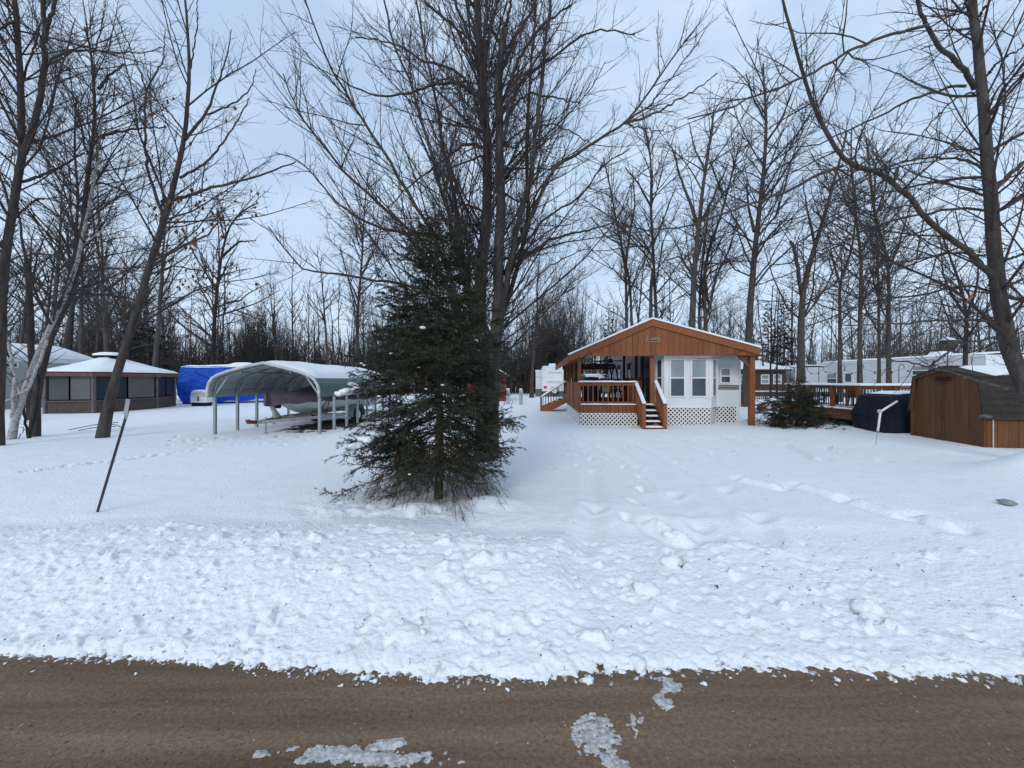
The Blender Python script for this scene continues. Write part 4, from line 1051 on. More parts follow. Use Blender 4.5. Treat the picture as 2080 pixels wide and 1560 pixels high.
# ----------------------------------------------------------------- boat on its trailer
BA = math.radians(-11)
BP = (-7.62, 12.35)
bt_ = thing('motor_boat', 'grey motor boat under a mauve canvas cover inside the carport', 'boat', (*BP, 0), BA)
BL = 5.2
def hull_sec(t):
    w = .90 * (1 - (1 - min(1, t / .55)) ** 2.2) + .015; zk = .46 + .52 * max(0, 1 - t / .28) ** 2.0; zg = 1.10 - .12 * t ** .7; zc = zk + (zg - zk) * (.42 - .12 * t)
    return w, zk, zc, zg
hb = MB()
def hull_fn(a, b):
    w, zk, zc, zg = hull_sec(b); s = -1 if a < .5 else 1; q = abs(a - .5) * 2   # 0 keel .. 1 gunwale
    if q < .5: k = q / .5; x = w * .86 * k; z = zk + (zc - zk) * k ** 1.15
    else: k = (q - .5) / .5; x = w * (.86 + .14 * k ** .7); z = zc + (zg - zc) * k
    return (s * x, .05 + BL * b - .25 * max(0, (q - .2)) * (1 - b) ** 3 * 1.5, z)
hb.grid(hull_fn, 25, 26)
w, zk, zc, zg = hull_sec(1.0); hb.add([(-w, BL + .05, zg), (-w * .86, BL + .05, zc), (0, BL + .05, zk), (w * .86, BL + .05, zc), (w, BL + .05, zg)], [(0, 1, 2, 3, 4)])
hb.build('hull', M['hull'], bt_, True)
rbm = MB()
for s in (-1, 1): rbm.tube([(s * hull_sec(t)[0] * 1.01, .05 + BL * t - .3 * (1 - t) ** 3, hull_sec(t)[3]) for t in np.linspace(.02, 1, 20)], .022, 6)
rbm.build('rub_rail', M['black'], bt_, True)
cv = MB()
def cover_fn(a, b):
    w, zk, zc, zg = hull_sec(b); x = (a * 2 - 1); hgt = .16 + .42 * math.exp(-((b - .52) / .22) ** 2) + .08 * math.exp(-((b - .9) / .1) ** 2)
    skirt = abs(x) > .86
    z = zg + hgt * (1 - abs(x / .86) ** 2.2) if not skirt else zg - (abs(x) - .86) / .14 * (.12 + .02 * math.sin(b * 60) + .14 * (1 - b) ** 5)
    wv = .018 * math.sin(b * 47 + 6 * x) + .012 * math.sin(b * 90)
    return (min(1, abs(x) / .86) * math.copysign(1, x) * (w + .035 + wv * skirt), .0 + (BL + .12) * b - .38 * (1 - b) ** 3, z + .012 * math.sin(b * 38 + 5 * x))
cv.grid(cover_fn, 25, 44); cv.f.append(tuple(i * 44 for i in range(25))); cv.build('canvas_cover', M['cover'], bt_, True)
for t in (.30, .62):
    w, zk, zc, zg = hull_sec(t); y = .05 + BL * t; b = MB(); b.bar((w + .04, y, zg + .05), (w * .95 + .0, y - .05, .45), .03, .012, up=(1, 0, 0)); b.bar((w + .04, y + .05, zg + .05), (w * .72, y - .38, .40), .03, .012, up=(1, 0, 0)); b.build('strap', M['black'], bt_)
tl = thing('boat_trailer', 'pale single axle trailer with rusty tongue carrying the covered boat', 'boat trailer', (*BP, 0), BA)
b = MB()
for s in (-1, 1): b.bar((s * .08, -.55, .36), (s * .72, 1.3, .36), .06, .10); b.bar((s * .72, 1.3, .36), (s * .72, 4.6, .36), .06, .10)
for y in (1.3, 2.6, 4.5): b.bar((-.72, y, .34), (.72, y, .34), .06, .08)
b.bar((0, -.75, .36), (0, 1.3, .36), .08, .10); b.build('frame', M['trailer_paint'], tl)
b = MB(); b.bar((0, -.98, .40), (0, -.72, .38), .11, .10); b.blob((0, -.98, .42), .075, .065, 3, .4); b.box(-.05, .05, -.35, .25, .41, .43); b.build('coupler', M['rust'], tl, False)
b = MB(); b.bar((0, .10, .38), (0, -.20, .98), .08, .10); b.bar((0, .28, .40), (0, -.1, .82), .05, .05); b.box(-.10, .10, -.26, -.08, .86, 1.0); b.build('winch_stand', M['trailer_paint'], tl)
b = MB(); b.lathe([(.0, -.08), (.07, -.08), (.07, .08), (0, .08)], n=12); b.build('winch', M['black'], tl, True, (.0, .12, .80), (0, 1.57, 0))
b = MB(); b.tube([(.10, -.45, -.02), (.10, -.45, .50)], .02, 8); b.bar((.10, -.45, .0), (.10, -.45, .02), .10, .10); b.build('jack', M['galv'], tl)
for s in (-1, 1):
    wy = 3.05
    wl = thing('wheel', None, None, (0, 0, 0)); wl.parent = tl
    wl.location = (s * .92, wy, .30)
    b = MB(); n = 24
    prof_t = [(.17, -.09), (.27, -.095), (.30, -.06), (.305, 0), (.30, .06), (.27, .095), (.17, .09)]
    b.lathe(prof_t, n=n); b.build('tyre', M['rubber'], wl, True, rot=(0, math.pi / 2, 0))
    b = MB(); b.lathe([(0, .03), (.06, .06), (.08, .03), (.14, .02), (.17, .07), (.175, -.07), (.1, -.05), (0, -.05)], n=n)
    for k in range(5): a = k * 1.2566; b.box(.11 * math.cos(a) - .014, .11 * math.cos(a) + .014, .11 * math.sin(a) - .014, .11 * math.sin(a) + .014, .02, .05)
    b.build('rim', M['white_trim'], wl, False, rot=(0, s * math.pi / 2, 0))
    f = MB(); f.grid(lambda a, c: (s * .92 + (c - .5) * .26, wy - .40 * math.cos(math.pi * (a * 1.1 - .05)), .30 + .40 * math.sin(math.pi * (a * 1.1 - .05))), 18, 3); f.build('fender', M['galv'], tl, True)
b = MB(); b.bar((-.92, 3.05, .30), (.92, 3.05, .30), .06); b.build('axle', M['rust'], tl)

# ================================================================= BLUE TARP TRAILER
TA = (-22.4, 26.0); td = Vector((.87, .49, 0)).normalized(); ta = math.atan2(td.y, td.x)
tv = thing('tarped_camper', 'camper trailer wrapped in a bright blue tarp with snow on top', 'camper trailer', (*TA, 0), ta)
TLn, TW, TH = 6.3, 2.5, 2.62
def tarp_fn(a, b):
    # a around, b up
    per = [(0, 0), (TLn, 0), (TLn, TW), (0, TW), (0, 0)]; lens = [TLn, TW, TLn, TW]; s = a * sum(lens); i = 0
    while i < 3 and s > lens[i]: s -= lens[i]; i += 1
    t = s / lens[i]; x = per[i][0] + (per[i + 1][0] - per[i][0]) * t; y = per[i][1] + (per[i + 1][1] - per[i][1]) * t
    bulge = .16 * math.sin(math.pi * min(1, b * 1.05)) - .25 * max(0, b - .9) * 4 * .4 - .35 * max(0, .22 - b)
    wr = .09 * float(fbm(np.array([a * 60]), np.array([b * 9 + a * 20]), 3)[0]); cx, cy = TLn / 2, TW / 2
    k = 1 + (bulge + wr) * .16
    z = .0 + TH * b
    low = .02 + .18 * max(0, min(1, (x - 1.5) / 2)) + .07 * math.sin(x * 3.1)
    return (cx + (x - cx) * (1 + (bulge + wr) / TLn * 2), cy + (y - cy) * (1 + (bulge + wr) / TW * 2), low * (1 - b) + z - .03 * math.sin(x * 1.7) * b)
b = MB(); b.grid(tarp_fn, 150, 26); b.build('tarp', M['tarp'], tv, True)
def tarp_top(a, c):
    x = -.02 + (TLn + .04) * a; y = -.02 + (TW + .04) * c; n = float(fbm(np.array([x]), np.array([y]), 3)[0]); e = min(1, a * 12, (1 - a) * 12, c * 7, (1 - c) * 7)
    dome = .22 * math.exp(-((x - 3.4) / .75) ** 4 - ((y - 1.1) / .8) ** 4)
    return (x, y, TH - .08 + .19 * max(0, e) ** .5 * (1 + .5 * n) + dome - .03 * math.sin(x * 1.7))
b = MB(); b.grid(tarp_top, 50, 20); b.build('snow_cover', M['roof_snow'], tv, True)
b = MB(); b.tube([(.75, -.24, 2.2), (1.55, -.29, 1.78), (2.4, -.24, 1.45)], .022, 5); b.build('rope', M['dark'], tv)
MB().tube([(2.4, -.26, 1.45), (3.3, -.24, 2.1), (4.2, -.24, 2.45)], .014, 5).build('rope', M['dark'], tv)
MB().tube([(.1, -.12, .75), (2.0, -.27, .62), (4.5, -.26, .70)], .012, 5).build('rope', M['dark'], tv)
pc = thing('propane_cover', 'white rounded propane tank cover topped with snow beside the blue tarp', 'tank cover', (X(410, 24.6), 24.6, 0), .1)
b = MB(); b.prism([(-.47, .22), (.47, .22), (.48, .62), (.40, .86), (.26, .97), (-.26, .97), (-.40, .86), (-.48, .62)], -.3, .3); b.build('shell', M['white'], pc)
MB().prism([(-.48, .60), (-.42, .88), (-.26, 1.02), (.26, 1.03), (.42, .88), (.48, .60), (.43, .84), (.26, .96), (-.26, .96), (-.43, .84)], -.32, .32).build('snow_cover', M['snow'], pc)
MB().box(-.06, .02, -.32, -.302, .33, .62).build('slot', M['void'], pc); MB().box(-.42, .42, -.28, .28, -.05, .22).build('base', M['void'], pc)
# snow covered stack of things left of the tarp
b = MB()
for i, (x, z, r) in enumerate(((0, .55, .62), (.5, .35, .5), (-.4, .3, .45), (.1, .95, .45))): b.blob((x, .3 * (i % 2), z), r, r * .62, i, .4)
tag(b.build('snowy_woodpile', M['roof_snow'], smooth=True, loc=(X(352, 29), 29, 0)), 'snow buried pile between the gazebo and the blue tarp', 'pile')

# ================================================================= GAZEBO
gz = thing('gazebo', 'screened gazebo with snowy pyramid roof and small cupola', 'gazebo', (-23.0, 21.7, 0))
GP = [(-22.75, 18.75), (-20.95, 19.25), (-20.72, 22.4), (-21.35, 24.3), (-23.6, 24.7), (-25.6, 23.6), (-25.9, 21.5)]
GP = [(x + 23.0, y - 21.7) for x, y in GP]
eave = [(x * 1.075, y * 1.075) for x, y in GP]
ZE, ZA = 1.98, 2.98
apx = (X(224, 21.7) + 23.0, 0)
b = MB(); n = len(eave); b.add([(x, y, ZE) for x, y in eave] + [(x, y, ZE + .05) for x, y in eave] + [(*apx, ZA)], [(i, (i + 1) % n, n + (i + 1) % n, n + i) for i in range(n)] + [(n + i, n + (i + 1) % n, 2 * n) for i in range(n)] + [tuple(range(n))[::-1]])
rf = b.build('roof', M['old_wood'], gz)
def gsn(a, c):
    s = a * n; i = int(s) % n; t = s - int(s); p = eave[i]; q = eave[(i + 1) % n]; ex, ey = p[0] + (q[0] - p[0]) * t, p[1] + (q[1] - p[1]) * t
    nn = float(fbm(np.array([ex * 2 + c * 3]), np.array([ey * 2]), 3)[0])
    return (apx[0] * (1 - c) + ex * c * 1.005, apx[1] * (1 - c) + ey * c * 1.005, ZA + (ZE + .05 - ZA) * c + .12 * (1 if c < .97 else .3) * (1 + .4 * nn) - .06 * math.sin(c * 3.14))
b = MB(); b.grid(gsn, n * 8 + 1, 14); b.build('snow_cover', M['roof_snow'], rf, True)
MB().lathe([(.55, ZA - .18), (.55, ZA + .02), (.62, ZA + .04)], (apx[0], apx[1], 0), 8).build('cupola', M['void'], rf)
MB().lathe([(.70, ZA + .04), (.70, ZA + .12), (.4, ZA + .22), (0, ZA + .25)], (apx[0], apx[1], 0), 12).build('cupola_snow', M['roof_snow'], rf, True)
for i in range(n):
    p, q = Vector((*GP[i], 0)), Vector((*GP[(i + 1) % n], 0)); d = (q - p).normalized(); o = Vector((d.y, -d.x, 0)); L = (q - p).length
    MB().bar(Vector((*eave[i], ZE - .06)), Vector((*eave[(i + 1) % n], ZE - .06)), .05, .16).build('fascia', M['gazebo_fascia'], gz)
    MB().bar(p + Vector((0, 0, -.1)), p + Vector((0, 0, ZE)), .13, .13).build('post', M['greywood'], gz)
    b = MB(); b.bar(p + Vector((0, 0, .27)), q + Vector((0, 0, .27)), .05, .62); b.build('knee_wall', M['old_wood'], gz)
    MB().bar(p + o * .03 + Vector((0, 0, .60)), q + o * .03 + Vector((0, 0, .60)), .12, .05).build('sill', M['greywood'], gz)
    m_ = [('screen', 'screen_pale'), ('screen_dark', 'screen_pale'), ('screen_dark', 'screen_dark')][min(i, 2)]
    k = 2
    for j in range(k):
        A = p + d * (.1 + (L - .2) * j / k); B = p + d * (.1 + (L - .2) * (j + 1) / k)
        f = MB(); z0, z1 = .66, ZE - .1
        for zz in (z0, z1): f.bar(A + Vector((0, 0, zz)), B + Vector((0, 0, zz)), .05, .06)
        for pp in (A, B): f.bar(pp + Vector((0, 0, z0)), pp + Vector((0, 0, z1)), .055, .055)
        f = f.build('screen_frame', M['black'], gz)
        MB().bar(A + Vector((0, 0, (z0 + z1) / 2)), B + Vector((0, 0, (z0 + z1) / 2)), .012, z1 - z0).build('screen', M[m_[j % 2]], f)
    b = MB(); e0 = Vector((*eave[i], ZE - .08)); b.blob(e0 * .985 + Vector((0, 0, .02)), .10, .12, i, .4, 6, 8); b.build('corner_bracket', M['gazebo_fascia'], gz, True)
# ================================================================= TRAILER AT THE LEFT
lt = thing('pale_trailer_home', 'pale green grey trailer home with rounded snowy roof behind the gazebo', 'trailer home', (-28.7, 20.0, 0))
b = MB(); b.box(-3.2, 0, 0, 6.6, .5, 3.02); b.build('body', M['siding'], lt)
M['pale_green'] = mat('pale_green_siding', (0.36, 0.39, 0.36), .7, .06, 1.5)
clapboard((.012, 6.6), (.012, 0), .5, 2.72, .20, (1, 0)).build('siding', M['pale_green'], lt)
MB().box(.0, .05, -.1, 6.75, 2.72, 3.05).build('fascia', M['white_trim'], lt)
b = MB(); b.grid(lambda a, c: (.08 - 3.4 * a, -.15 + 6.95 * c, 3.0 + .80 * math.sin(math.pi * a) ** .8 * min(1, (1 - c) * 5) ** .6 + .10 * min(1, a * 20, c * 20 + .1, (1 - c) * 20)), 24, 30); b.build('snow_cover', M['roof_snow'], lt, True)
MB().box(-3.2, -.02, 0.05, 6.5, -.1, .5).build('skirt', M['pale_green'], lt)
for y0 in (1.55,): window(lt, (.03, y0 + .75), (.03, y0), 2.36, 2.66, False, out=(1, 0), panes=('glass',))
# ================================================================= MARKER STAKE
Ys = 4.45; p0 = Pt(199, 1036, Ys); p1 = Pt(262, 826, Ys - .1)
stk = thing('marker_stake', 'leaning dark metal marker stake with a pale reflector on top', 'marker stake', tuple(p0))
d = Vector(p1 - p0); b = MB()
u_ = d.normalized(); a_ = u_.cross(Vector((0, 1, 0))).normalized(); c_ = a_.cross(u_)
b.bar(-u_ * .15, d, .026, .008, up=tuple(c_)); b.bar(-u_ * .15 + a_ * .011 + c_ * .013, d + a_ * .011 + c_ * .013, .008, .026, up=tuple(c_))
b.build('post', M['stake'], stk)
e0 = d - u_ * .10; b = MB(); b.bar(e0 - c_ * .012 + a_ * .0, d + u_ * .085 + a_ * .022 - c_ * .012, .045, .006, up=tuple(c_)); b.build('reflector', M['plate'], stk)
MB().bar(e0 - u_ * .04 - c_ * .012 - a_ * .02, e0 + u_ * .03 - c_ * .012 - a_ * .02, .02, .008, up=tuple(c_)).build('clip', M['plate'], stk)

# ================================================================= SHED
sh = thing('garden_shed', 'brown wooden barn shed with dark shingled gambrel roof beneath the right tree', 'shed', (0, 0, 0))
c0 = Vector((11.05, 9.0, 0)); c1 = Vector((11.62, 11.15, 0)); gd = (c1 - c0); GL = gd.length; gd.normalize(); sdx = Vector((gd.y, -gd.x, 0))   # along gable; along the length (to the right)
sh.location = c0; sh.rotation_euler = (0, 0, math.atan2(sdx.y, sdx.x))
# local: x along the length, y along the gable (0 near .. GL far)
zE, zB, zAp = .80, 1.70, 1.93
gp = [(0, -.15), (0, zE), (.13, zB), (GL / 2, zAp), (GL - .13, zB), (GL, zE), (GL, -.15)]
def gz_at(y): return float(np.interp(y, [p[0] for p in gp[1:6]], [p[1] for p in gp[1:6]]))
b = MB(); b.prism(gp, .04, 2.9, 'x'); b.build('body', M['shed'], sh)
wv = GL / 11
for i in range(11):
    y0 = i * wv + .004; y1 = (i + 1) * wv - .004; poly = [(y0, -.15), (y1, -.15), (y1, gz_at(y1) - .03)] + ([(GL / 2, zAp - .03)] if y0 < GL / 2 < y1 else []) + [(y0, gz_at(y0) - .03)]
    MB().prism(poly, .0 + .004 * (i % 2), .045, 'x').build('gable_board', M['shed'], sh)
for i in range(15):
    MB().box(.05 + i * .19, .05 + i * .19 + .182, -.012 - .003 * (i % 2), .01, -.15, zE - .02).build('side_board', M['shed_light'], sh)
b = MB()
for p, q in zip(gp[1:5], gp[2:6]): b.bar((-.03, p[0], p[1] + .0), (-.03, q[0], q[1] + .0), .05, .07, up=(1, 0, 0))
b.build('gable_trim', M['shed'], sh)
for y in (.0, GL): MB().bar((-.01, y, -.15), (-.01, y, zE), .09, .03, up=(1, 0, 0)).build('corner_board', M['shed_light'], sh)
MB().bar((-.012, GL / 2 + .02, -.1), (-.012, GL / 2 + .02, zB - .1), .005, .02, up=(1, 0, 0)).build('door_gap', M['old_wood'], sh)
vt = MB(); vt.box(-.035, -.01, GL / 2 - .20, GL / 2 + .26, 1.62, 1.74); vt = vt.build('vent', M['red_wood'], sh)
for k in range(4): MB().box(-.045, -.034, GL / 2 - .19, GL / 2 + .25, 1.635 + k * .027, 1.647 + k * .027).build('louvre', M['void'], vt)
# gambrel roof: lower slope strips of shingle courses, upper slopes with snow
for (ya, za, yb, zb_) in ((-.09, zE - .06, .10, zB + .03), (GL + .09, zE - .06, GL - .10, zB + .03)):
    nC = 6
    for k in range(nC):
        t0, t1 = k / nC, (k + 1) / nC; s = -1 if ya < 1 else 1
        P0_ = (ya + (yb - ya) * t0 + s * .018, za + (zb_ - za) * t0); P1_ = (ya + (yb - ya) * t1, za + (zb_ - za) * t1)
        MB().prism([P0_, P1_, (P1_[0] - s * .03, P1_[1]), (P0_[0] - s * .045, P0_[1])], -.07, 2.98, 'x').build('shingle_course', M['shingle'], sh)
b = MB(); b.prism([(.08, zB + .02), (GL / 2, zAp + .02), (GL - .08, zB + .02), (GL - .08, zB + .05), (GL / 2, zAp + .055), (.08, zB + .05)], -.07, 2.98, 'x'); ru = b.build('upper_roof', M['shingle'], sh)
b = MB(); b.grid(lambda a, c: (.55 * (1 - min(1, a * 30)) * 0 + .25 + 2.7 * a, .10 + (GL / 2 - .08) * c, zB + .05 + (zAp - zB) * c * .97 + .055 * min(1, a * 14, c * 8 + .3)), 24, 8)
b.grid(lambda a, c: (-.05 + 3.0 * a, GL - .10 - (GL / 2 - .1) * c, zB + .05 + (zAp - zB) * c + .05), 20, 8); b.build('snow_cover', M['roof_snow'], ru, True)
MB().bar((.14, -.03, .0), (.14, -.03, .76), .018, .02).build('corner_strip', M['galv_dirty'], sh)
MB().blob((.0, -.03, .80), .1, .06, 3, .4).build('eave_bracket', M['greywood'], sh, True)

# ================================================================= RIGHT DECK
DX, DY = 11.73, 13.0
rd = thing('railed_deck', 'cedar deck with black balusters and snow capped rail behind the covered cart', 'deck', (DX, DY, 0))
fz, rz_ = .66, 1.455
MB().box(0, 4.2, 0, 3.6, fz - .12, fz).build('floor', M['deck_wood'], rd)
MB().grid(lambda a, c: (.06 + 4.1 * a, .06 + 3.5 * c, fz + .05 + .06 * float(fbm(np.array([a * 9]), np.array([c * 9]), 3)[0])), 30, 26).build('floor_snow', M['roof_snow'], rd, True)
b = MB(); b.box(-.03, 4.2, -.03, 0, fz - .38, fz); b.build('skirt_board', M['deck_wood'], rd)
b = MB(); b.box(-.03, 0, 0, 3.6, fz - .38, fz); b.build('skirt_board', M['stain'], rd)
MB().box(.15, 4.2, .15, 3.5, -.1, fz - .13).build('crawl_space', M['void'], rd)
pm2 = MB().box(-.055, .055, -.055, .055, fz, rz_ - .02).mesh('post')
for x, y in ((0, 0), (0, 1.07), (0, 2.14), (0, 3.3), (1.2, 0), (2.4, 0), (3.6, 0)): link('post', pm2, M['deck_wood'], rd, (x, y, 0))
tr_ = MB(); tr_.box(-.07, .07, -.07, 3.4, rz_ - .03, rz_ + .01); tr_.box(.07, 4.2, -.07, .07, rz_ - .03, rz_ + .01); tr_ = tr_.build('cap_rail', M['deck_wood'], rd)
snow_strip('rail_snow', (0, 3.5, rz_ + .01), (0, -.08, rz_ + .01), .17, .075, tr_, 6, 40); snow_strip('rail_snow', (-.05, 0, rz_ + .01), (4.2, 0, rz_ + .01), .17, .075, tr_, 9, 40)
b = MB()
b.box(-.02, .02, 0, 3.3, fz + .09, fz + .13); b.box(0, 4.2, -.02, .02, fz + .09, fz + .13); b.box(-.02, .02, 0, 3.3, rz_ - .12, rz_ - .04); b.box(0, 4.2, -.02, .02, rz_ - .12, rz_ - .04); b.build('rail', M['deck_wood'], rd)
bl = MB().box(-.009, .009, -.009, .009, fz + .1, rz_ - .06).mesh('baluster')
for k in range(31):
    y = .09 + k * .105
    if min(abs(y - p) for p in (0, 1.07, 2.14, 3.3)) > .06: link('baluster', bl, M['black'], rd, (0, y, 0))
for k in range(34):
    x = .1 + k * .105
    if min(abs(x - p) for p in (0, 1.2, 2.4, 3.6)) > .06: link('baluster', bl, M['black'], rd, (x, 0, 0))
snow_strip('ledge_snow', (-.05, 2.2, fz - .02), (-.05, -.05, fz - .02), .14, .06, rd, 12); snow_strip('ledge_snow', (0, -.06, fz - .02), (1.3, -.06, fz - .02), .14, .06, rd, 13)
# hooks with string lights along the rail
lb = ['farthest', 'fourth from the corner', 'third from the corner', 'second from the corner']
HK = [(0, 3.2), (0, 2.5), (0, 1.7), (0, .75), (0, 0.02), (1.35, 0), (2.4, 0)]
hl = ['thin shepherd hook farthest back on the deck rail', 'thin shepherd hook second from the back end of the deck rail', 'thin shepherd hook midway along the receding deck rail', 'thin shepherd hook just behind the corner of the deck rail', 'thin shepherd hook at the front corner of the deck rail', 'thin shepherd hook on the rail above the dark covered cart', 'thin shepherd hook on the rail close to the brown shed']
for (x, y), l_ in zip(HK, hl):
    b = MB(); h = .62; b.tube([(0, 0, 0), (0, 0, h)] + [(.09 - .09 * math.cos(t), 0, h + .09 * math.sin(t)) for t in np.linspace(.3, math.pi * 1.15, 8)], .010, 5)
    tag(b.build('shepherd_hook', M['black'], loc=(DX + x, DY + y, rz_ + .02)), l_, 'garden hook', 'shepherd hooks on the deck rail')
b = MB(); pts = []
for (x0, y0), (x1, y1) in zip(HK[:-1], HK[1:]):
    for t in np.linspace(0, 1, 8)[:-1]: pts.append((DX + x0 + (x1 - x0) * t + .16 * (1 if True else 0), DY + y0 + (y1 - y0) * t, rz_ + .58 - .13 * math.sin(math.pi * t)))
b.tube(pts, .006, 4)
sl_ = b.build('string_lights', M['black']); tag(sl_, 'string of small dark bulbs looped between the shepherd hooks', 'string lights')
for i in range(0, len(pts), 3): MB().blob((pts[i][0], pts[i][1], pts[i][2] - .03), .022, .032, i, .1, 5, 7).build('bulb', M['black'], sl_, True)
def snowy_table(x, y, r, label):
    t = thing('deck_table', label, 'table', (DX + x, DY + y, fz + .06), 0)
    MB().lathe([(0, .66), (r, .66), (r, .69), (0, .69)], n=18).build('tabletop', M['black'], t)
    for k in range(4): a = k * 1.57 + .6; MB().bar((r * .8 * math.cos(a), r * .8 * math.sin(a), -.05), (r * .6 * math.cos(a), r * .6 * math.sin(a), .66), .035).build('leg', M['black'], t)
    MB().lathe([(r * 1.0, .69), (r * .98, .76), (r * .7, .81), (0, .82)], n=18).build('snow_cap', M['snow'], t, True)
snowy_table(1.2, 1.2, .52, 'round deck table with thick snow cap behind the corner railing')
snowy_table(1.0, 2.8, .42, 'smaller snow capped deck table farther back on the railed deck')
def deck_chair(x, y, rz, label, wood=False):
    r = thing('deck_chair', label, 'chair', (DX + x, DY + y, fz + .03), rz, 'chairs on the railed deck'); m_ = M['stain'] if wood else M['black']
    MB().box(-.24, .24, -.22, .24, .36, .41).build('seat', m_, r); MB().bar((0, .22, .40), (0, .32, .78), .46, .04, up=(0, 1, 0)).build('backrest', m_, r)
    lm = MB().box(-.02, .02, -.02, .02, -.02, .36).mesh('leg')
    for xx in (-.22, .22):
        for yy in (-.2, .2): link('leg', lm, m_, r, (xx, yy, 0))
deck_chair(.62, .75, 2.0, 'orange brown chair nearest the corner post of the railed deck', True); deck_chair(1.95, .8, -.6, 'dark chair on the right of the snow capped round table'); deck_chair(.6, 1.9, .9, 'dark chair behind the receding railing of the deck')

# covered cart in front of the deck
cc = thing('covered_cart', 'large object under a dark navy cover with snow on top beside the shed', 'covered cart', (12.0, 12.05, 0))
CW, CDp, CH_ = 1.3, 1.15, 1.24
def cart(a, b_):
    s = a * 4; i = int(s) % 4; t = s - int(s); pr = [(-.78, -.45), (.78, -.45), (.78, .65), (-.78, .65)]; p, q = pr[i], pr[(i + 1) % 4]
    x = p[0] + (q[0] - p[0]) * t; y = p[1] + (q[1] - p[1]) * t; k = 1 - .13 * max(0, b_ - .75) * 4 + .05 * math.sin(b_ * 9 + 5 * a) - .05 * b_
    w_ = .03 * math.sin(a * 80) * (1 - b_)
    sl = -.10 * max(0, .0 - x) * b_
    return (x * k + w_, y * k + w_, -.1 + (CH_ + .1) * b_ ** .9 + sl)
b = MB(); b.grid(cart, 65, 14); b.add([cart(i / 8, 1.0) for i in range(8)], [tuple(range(8))]); b.build('cover', M['dark'], cc, True)
b = MB(); b.grid(lambda a, c: (-.42 + 1.05 * a, -.36 + .85 * c, CH_ - .02 + .09 * max(0, min(1, a * 4, (1 - a) * 5, c * 5, (1 - c) * 5))), 16, 12); b.build('snow_cap', M['snow'], cc, True)
# bent white pipe
Yp = 9.4; b = MB()
pp = [Pt(1777, 912, Yp), Pt(1783, 872, Yp)]; pq = [Pt(1783, 876, Yp), Pt(1788, 839, Yp), Pt(1790, 835, Yp), Pt(1822, 815, Yp + .15)]
pr_ = thing('bent_pipe', 'bent white pipe on a thin stake in front of the dark covered cart', 'pipe', tuple(pp[0]))
b.tube([tuple(p - pp[0]) for p in [pp[0] - np.array([0, 0, .1]), pp[1]]], .006, 6); b.build('stake', M['galv'], pr_)
b = MB(); b.tube([tuple(p - pp[0]) for p in pq], .023, 10); b.build('pipe', M['pvc'], pr_, True)
cdk = Pt(1786, 835, Yp - .03) - pp[0]; b = MB(); b.lathe([(0, -.012), (.045, -.012), (.045, .012), (0, .012)], n=14); b.build('cap', M['plate'], pr_, False, tuple(cdk), (1.57, 0, 0))
# woodpile by the corner of the cottage
wp = thing('brush_pile', 'dark brush pile dusted with snow behind the right porch post', 'brush pile', (X(1562, 20.5), 20.5, 0))
b = MB(); rr_ = random.Random(4)
for i in range(60):
    x, y, z = rr_.uniform(-.8, .8), rr_.uniform(-.5, .5), rr_.uniform(0, .55); z *= 1 - abs(x) * .6; a = rr_.uniform(-1, 1); b.tube([(x, y, z), (x + .5 * math.cos(a), y + .4 * math.sin(a), z + rr_.uniform(-.1, .25))], rr_.uniform(.02, .06), 5)
b.build('logs', M['rust'], wp)
b = MB()
for i in range(9): x = rr_.uniform(-.7, .7); b.blob((x, rr_.uniform(-.4, .2), .62 * (1 - abs(x) * .6)), rr_.uniform(.15, .3), .07, i, .6, 6, 9)
b.build('snow_cap', M['snow'], wp, True)
# ================================================================= FAR TRAILERS RIGHT
def long_trailer(name, label, x, y0, y1, zt, wins, doors, skirt=.5, m='siding', w=3.4, ac=None):
    t = thing(name, label, 'trailer home', (x, y0, 0)); L = y1 - y0
    MB().box(.02, w, 0, L, skirt, zt).build('body', M[m], t); clapboard((0, L), (0, 0), skirt, zt - .12, .19, (-1, 0), .02).build('siding', M[m], t)
    MB().box(-.06, .02, -.05, L + .05, zt - .12, zt + .02).build('fascia', M['white_trim'], t); MB().box(.05, w - .05, .05, L, -.1, skirt).build('skirt', M['grey_skirt'], t)
    b = MB(); b.grid(lambda a, c: (-.06 + (w + .1) * a, -.05 + (L + .1) * c, zt + .02 + .13 * min(1, a * 16 + .25, (1 - a) * 16 + .2, c * 30 + .1, (1 - c) * 30) * (1 + .6 * float(fbm(np.array([a * 3]), np.array([c * 14]), 3)[0])) + .12 * math.sin(math.pi * a)), 14, 50); b.build('snow_cover', M['roof_snow'], t, True)
    b = MB(); b.box(.01, .03, -.03, .0, skirt, zt - .12)
    for (v0, v1, z0, z1) in wins: window(t, (-.02, v1), (-.02, v0), z0, z1, True, out=(-1, 0), panes=('blind', 'glass'), t=.06)
    for (v0, v1) in doors:
        d_ = MB().box(-.06, -.01, v0, v1, skirt, skirt + 2.0).build('door', M['white_trim'], t); MB().box(-.075, -.058, v0 + .25, v1 - .25, skirt + 1.0, skirt + 1.75).build('pane', M['glass'], d_)
    if ac: MB().grid(lambda a, c: (1.2 + 1.0 * a, ac - .7 + 1.4 * c, zt + .1 + .42 * min(1, a * 5, (1 - a) * 5, c * 5, (1 - c) * 5)), 12, 12).build('roof_unit', M['roof_snow'], t, True)
    return t
t1 = long_trailer('white_trailer_home', 'long white sided trailer home behind the shed and railed deck', 30.8, 25.0, 38.6, 3.30, [(1.8, 2.9, 2.0, 2.75), (3.0, 4.6, 2.0, 2.75), (11.4, 12.9, 1.3, 2.3)], [(9.6, 10.7)], ac=4.2)
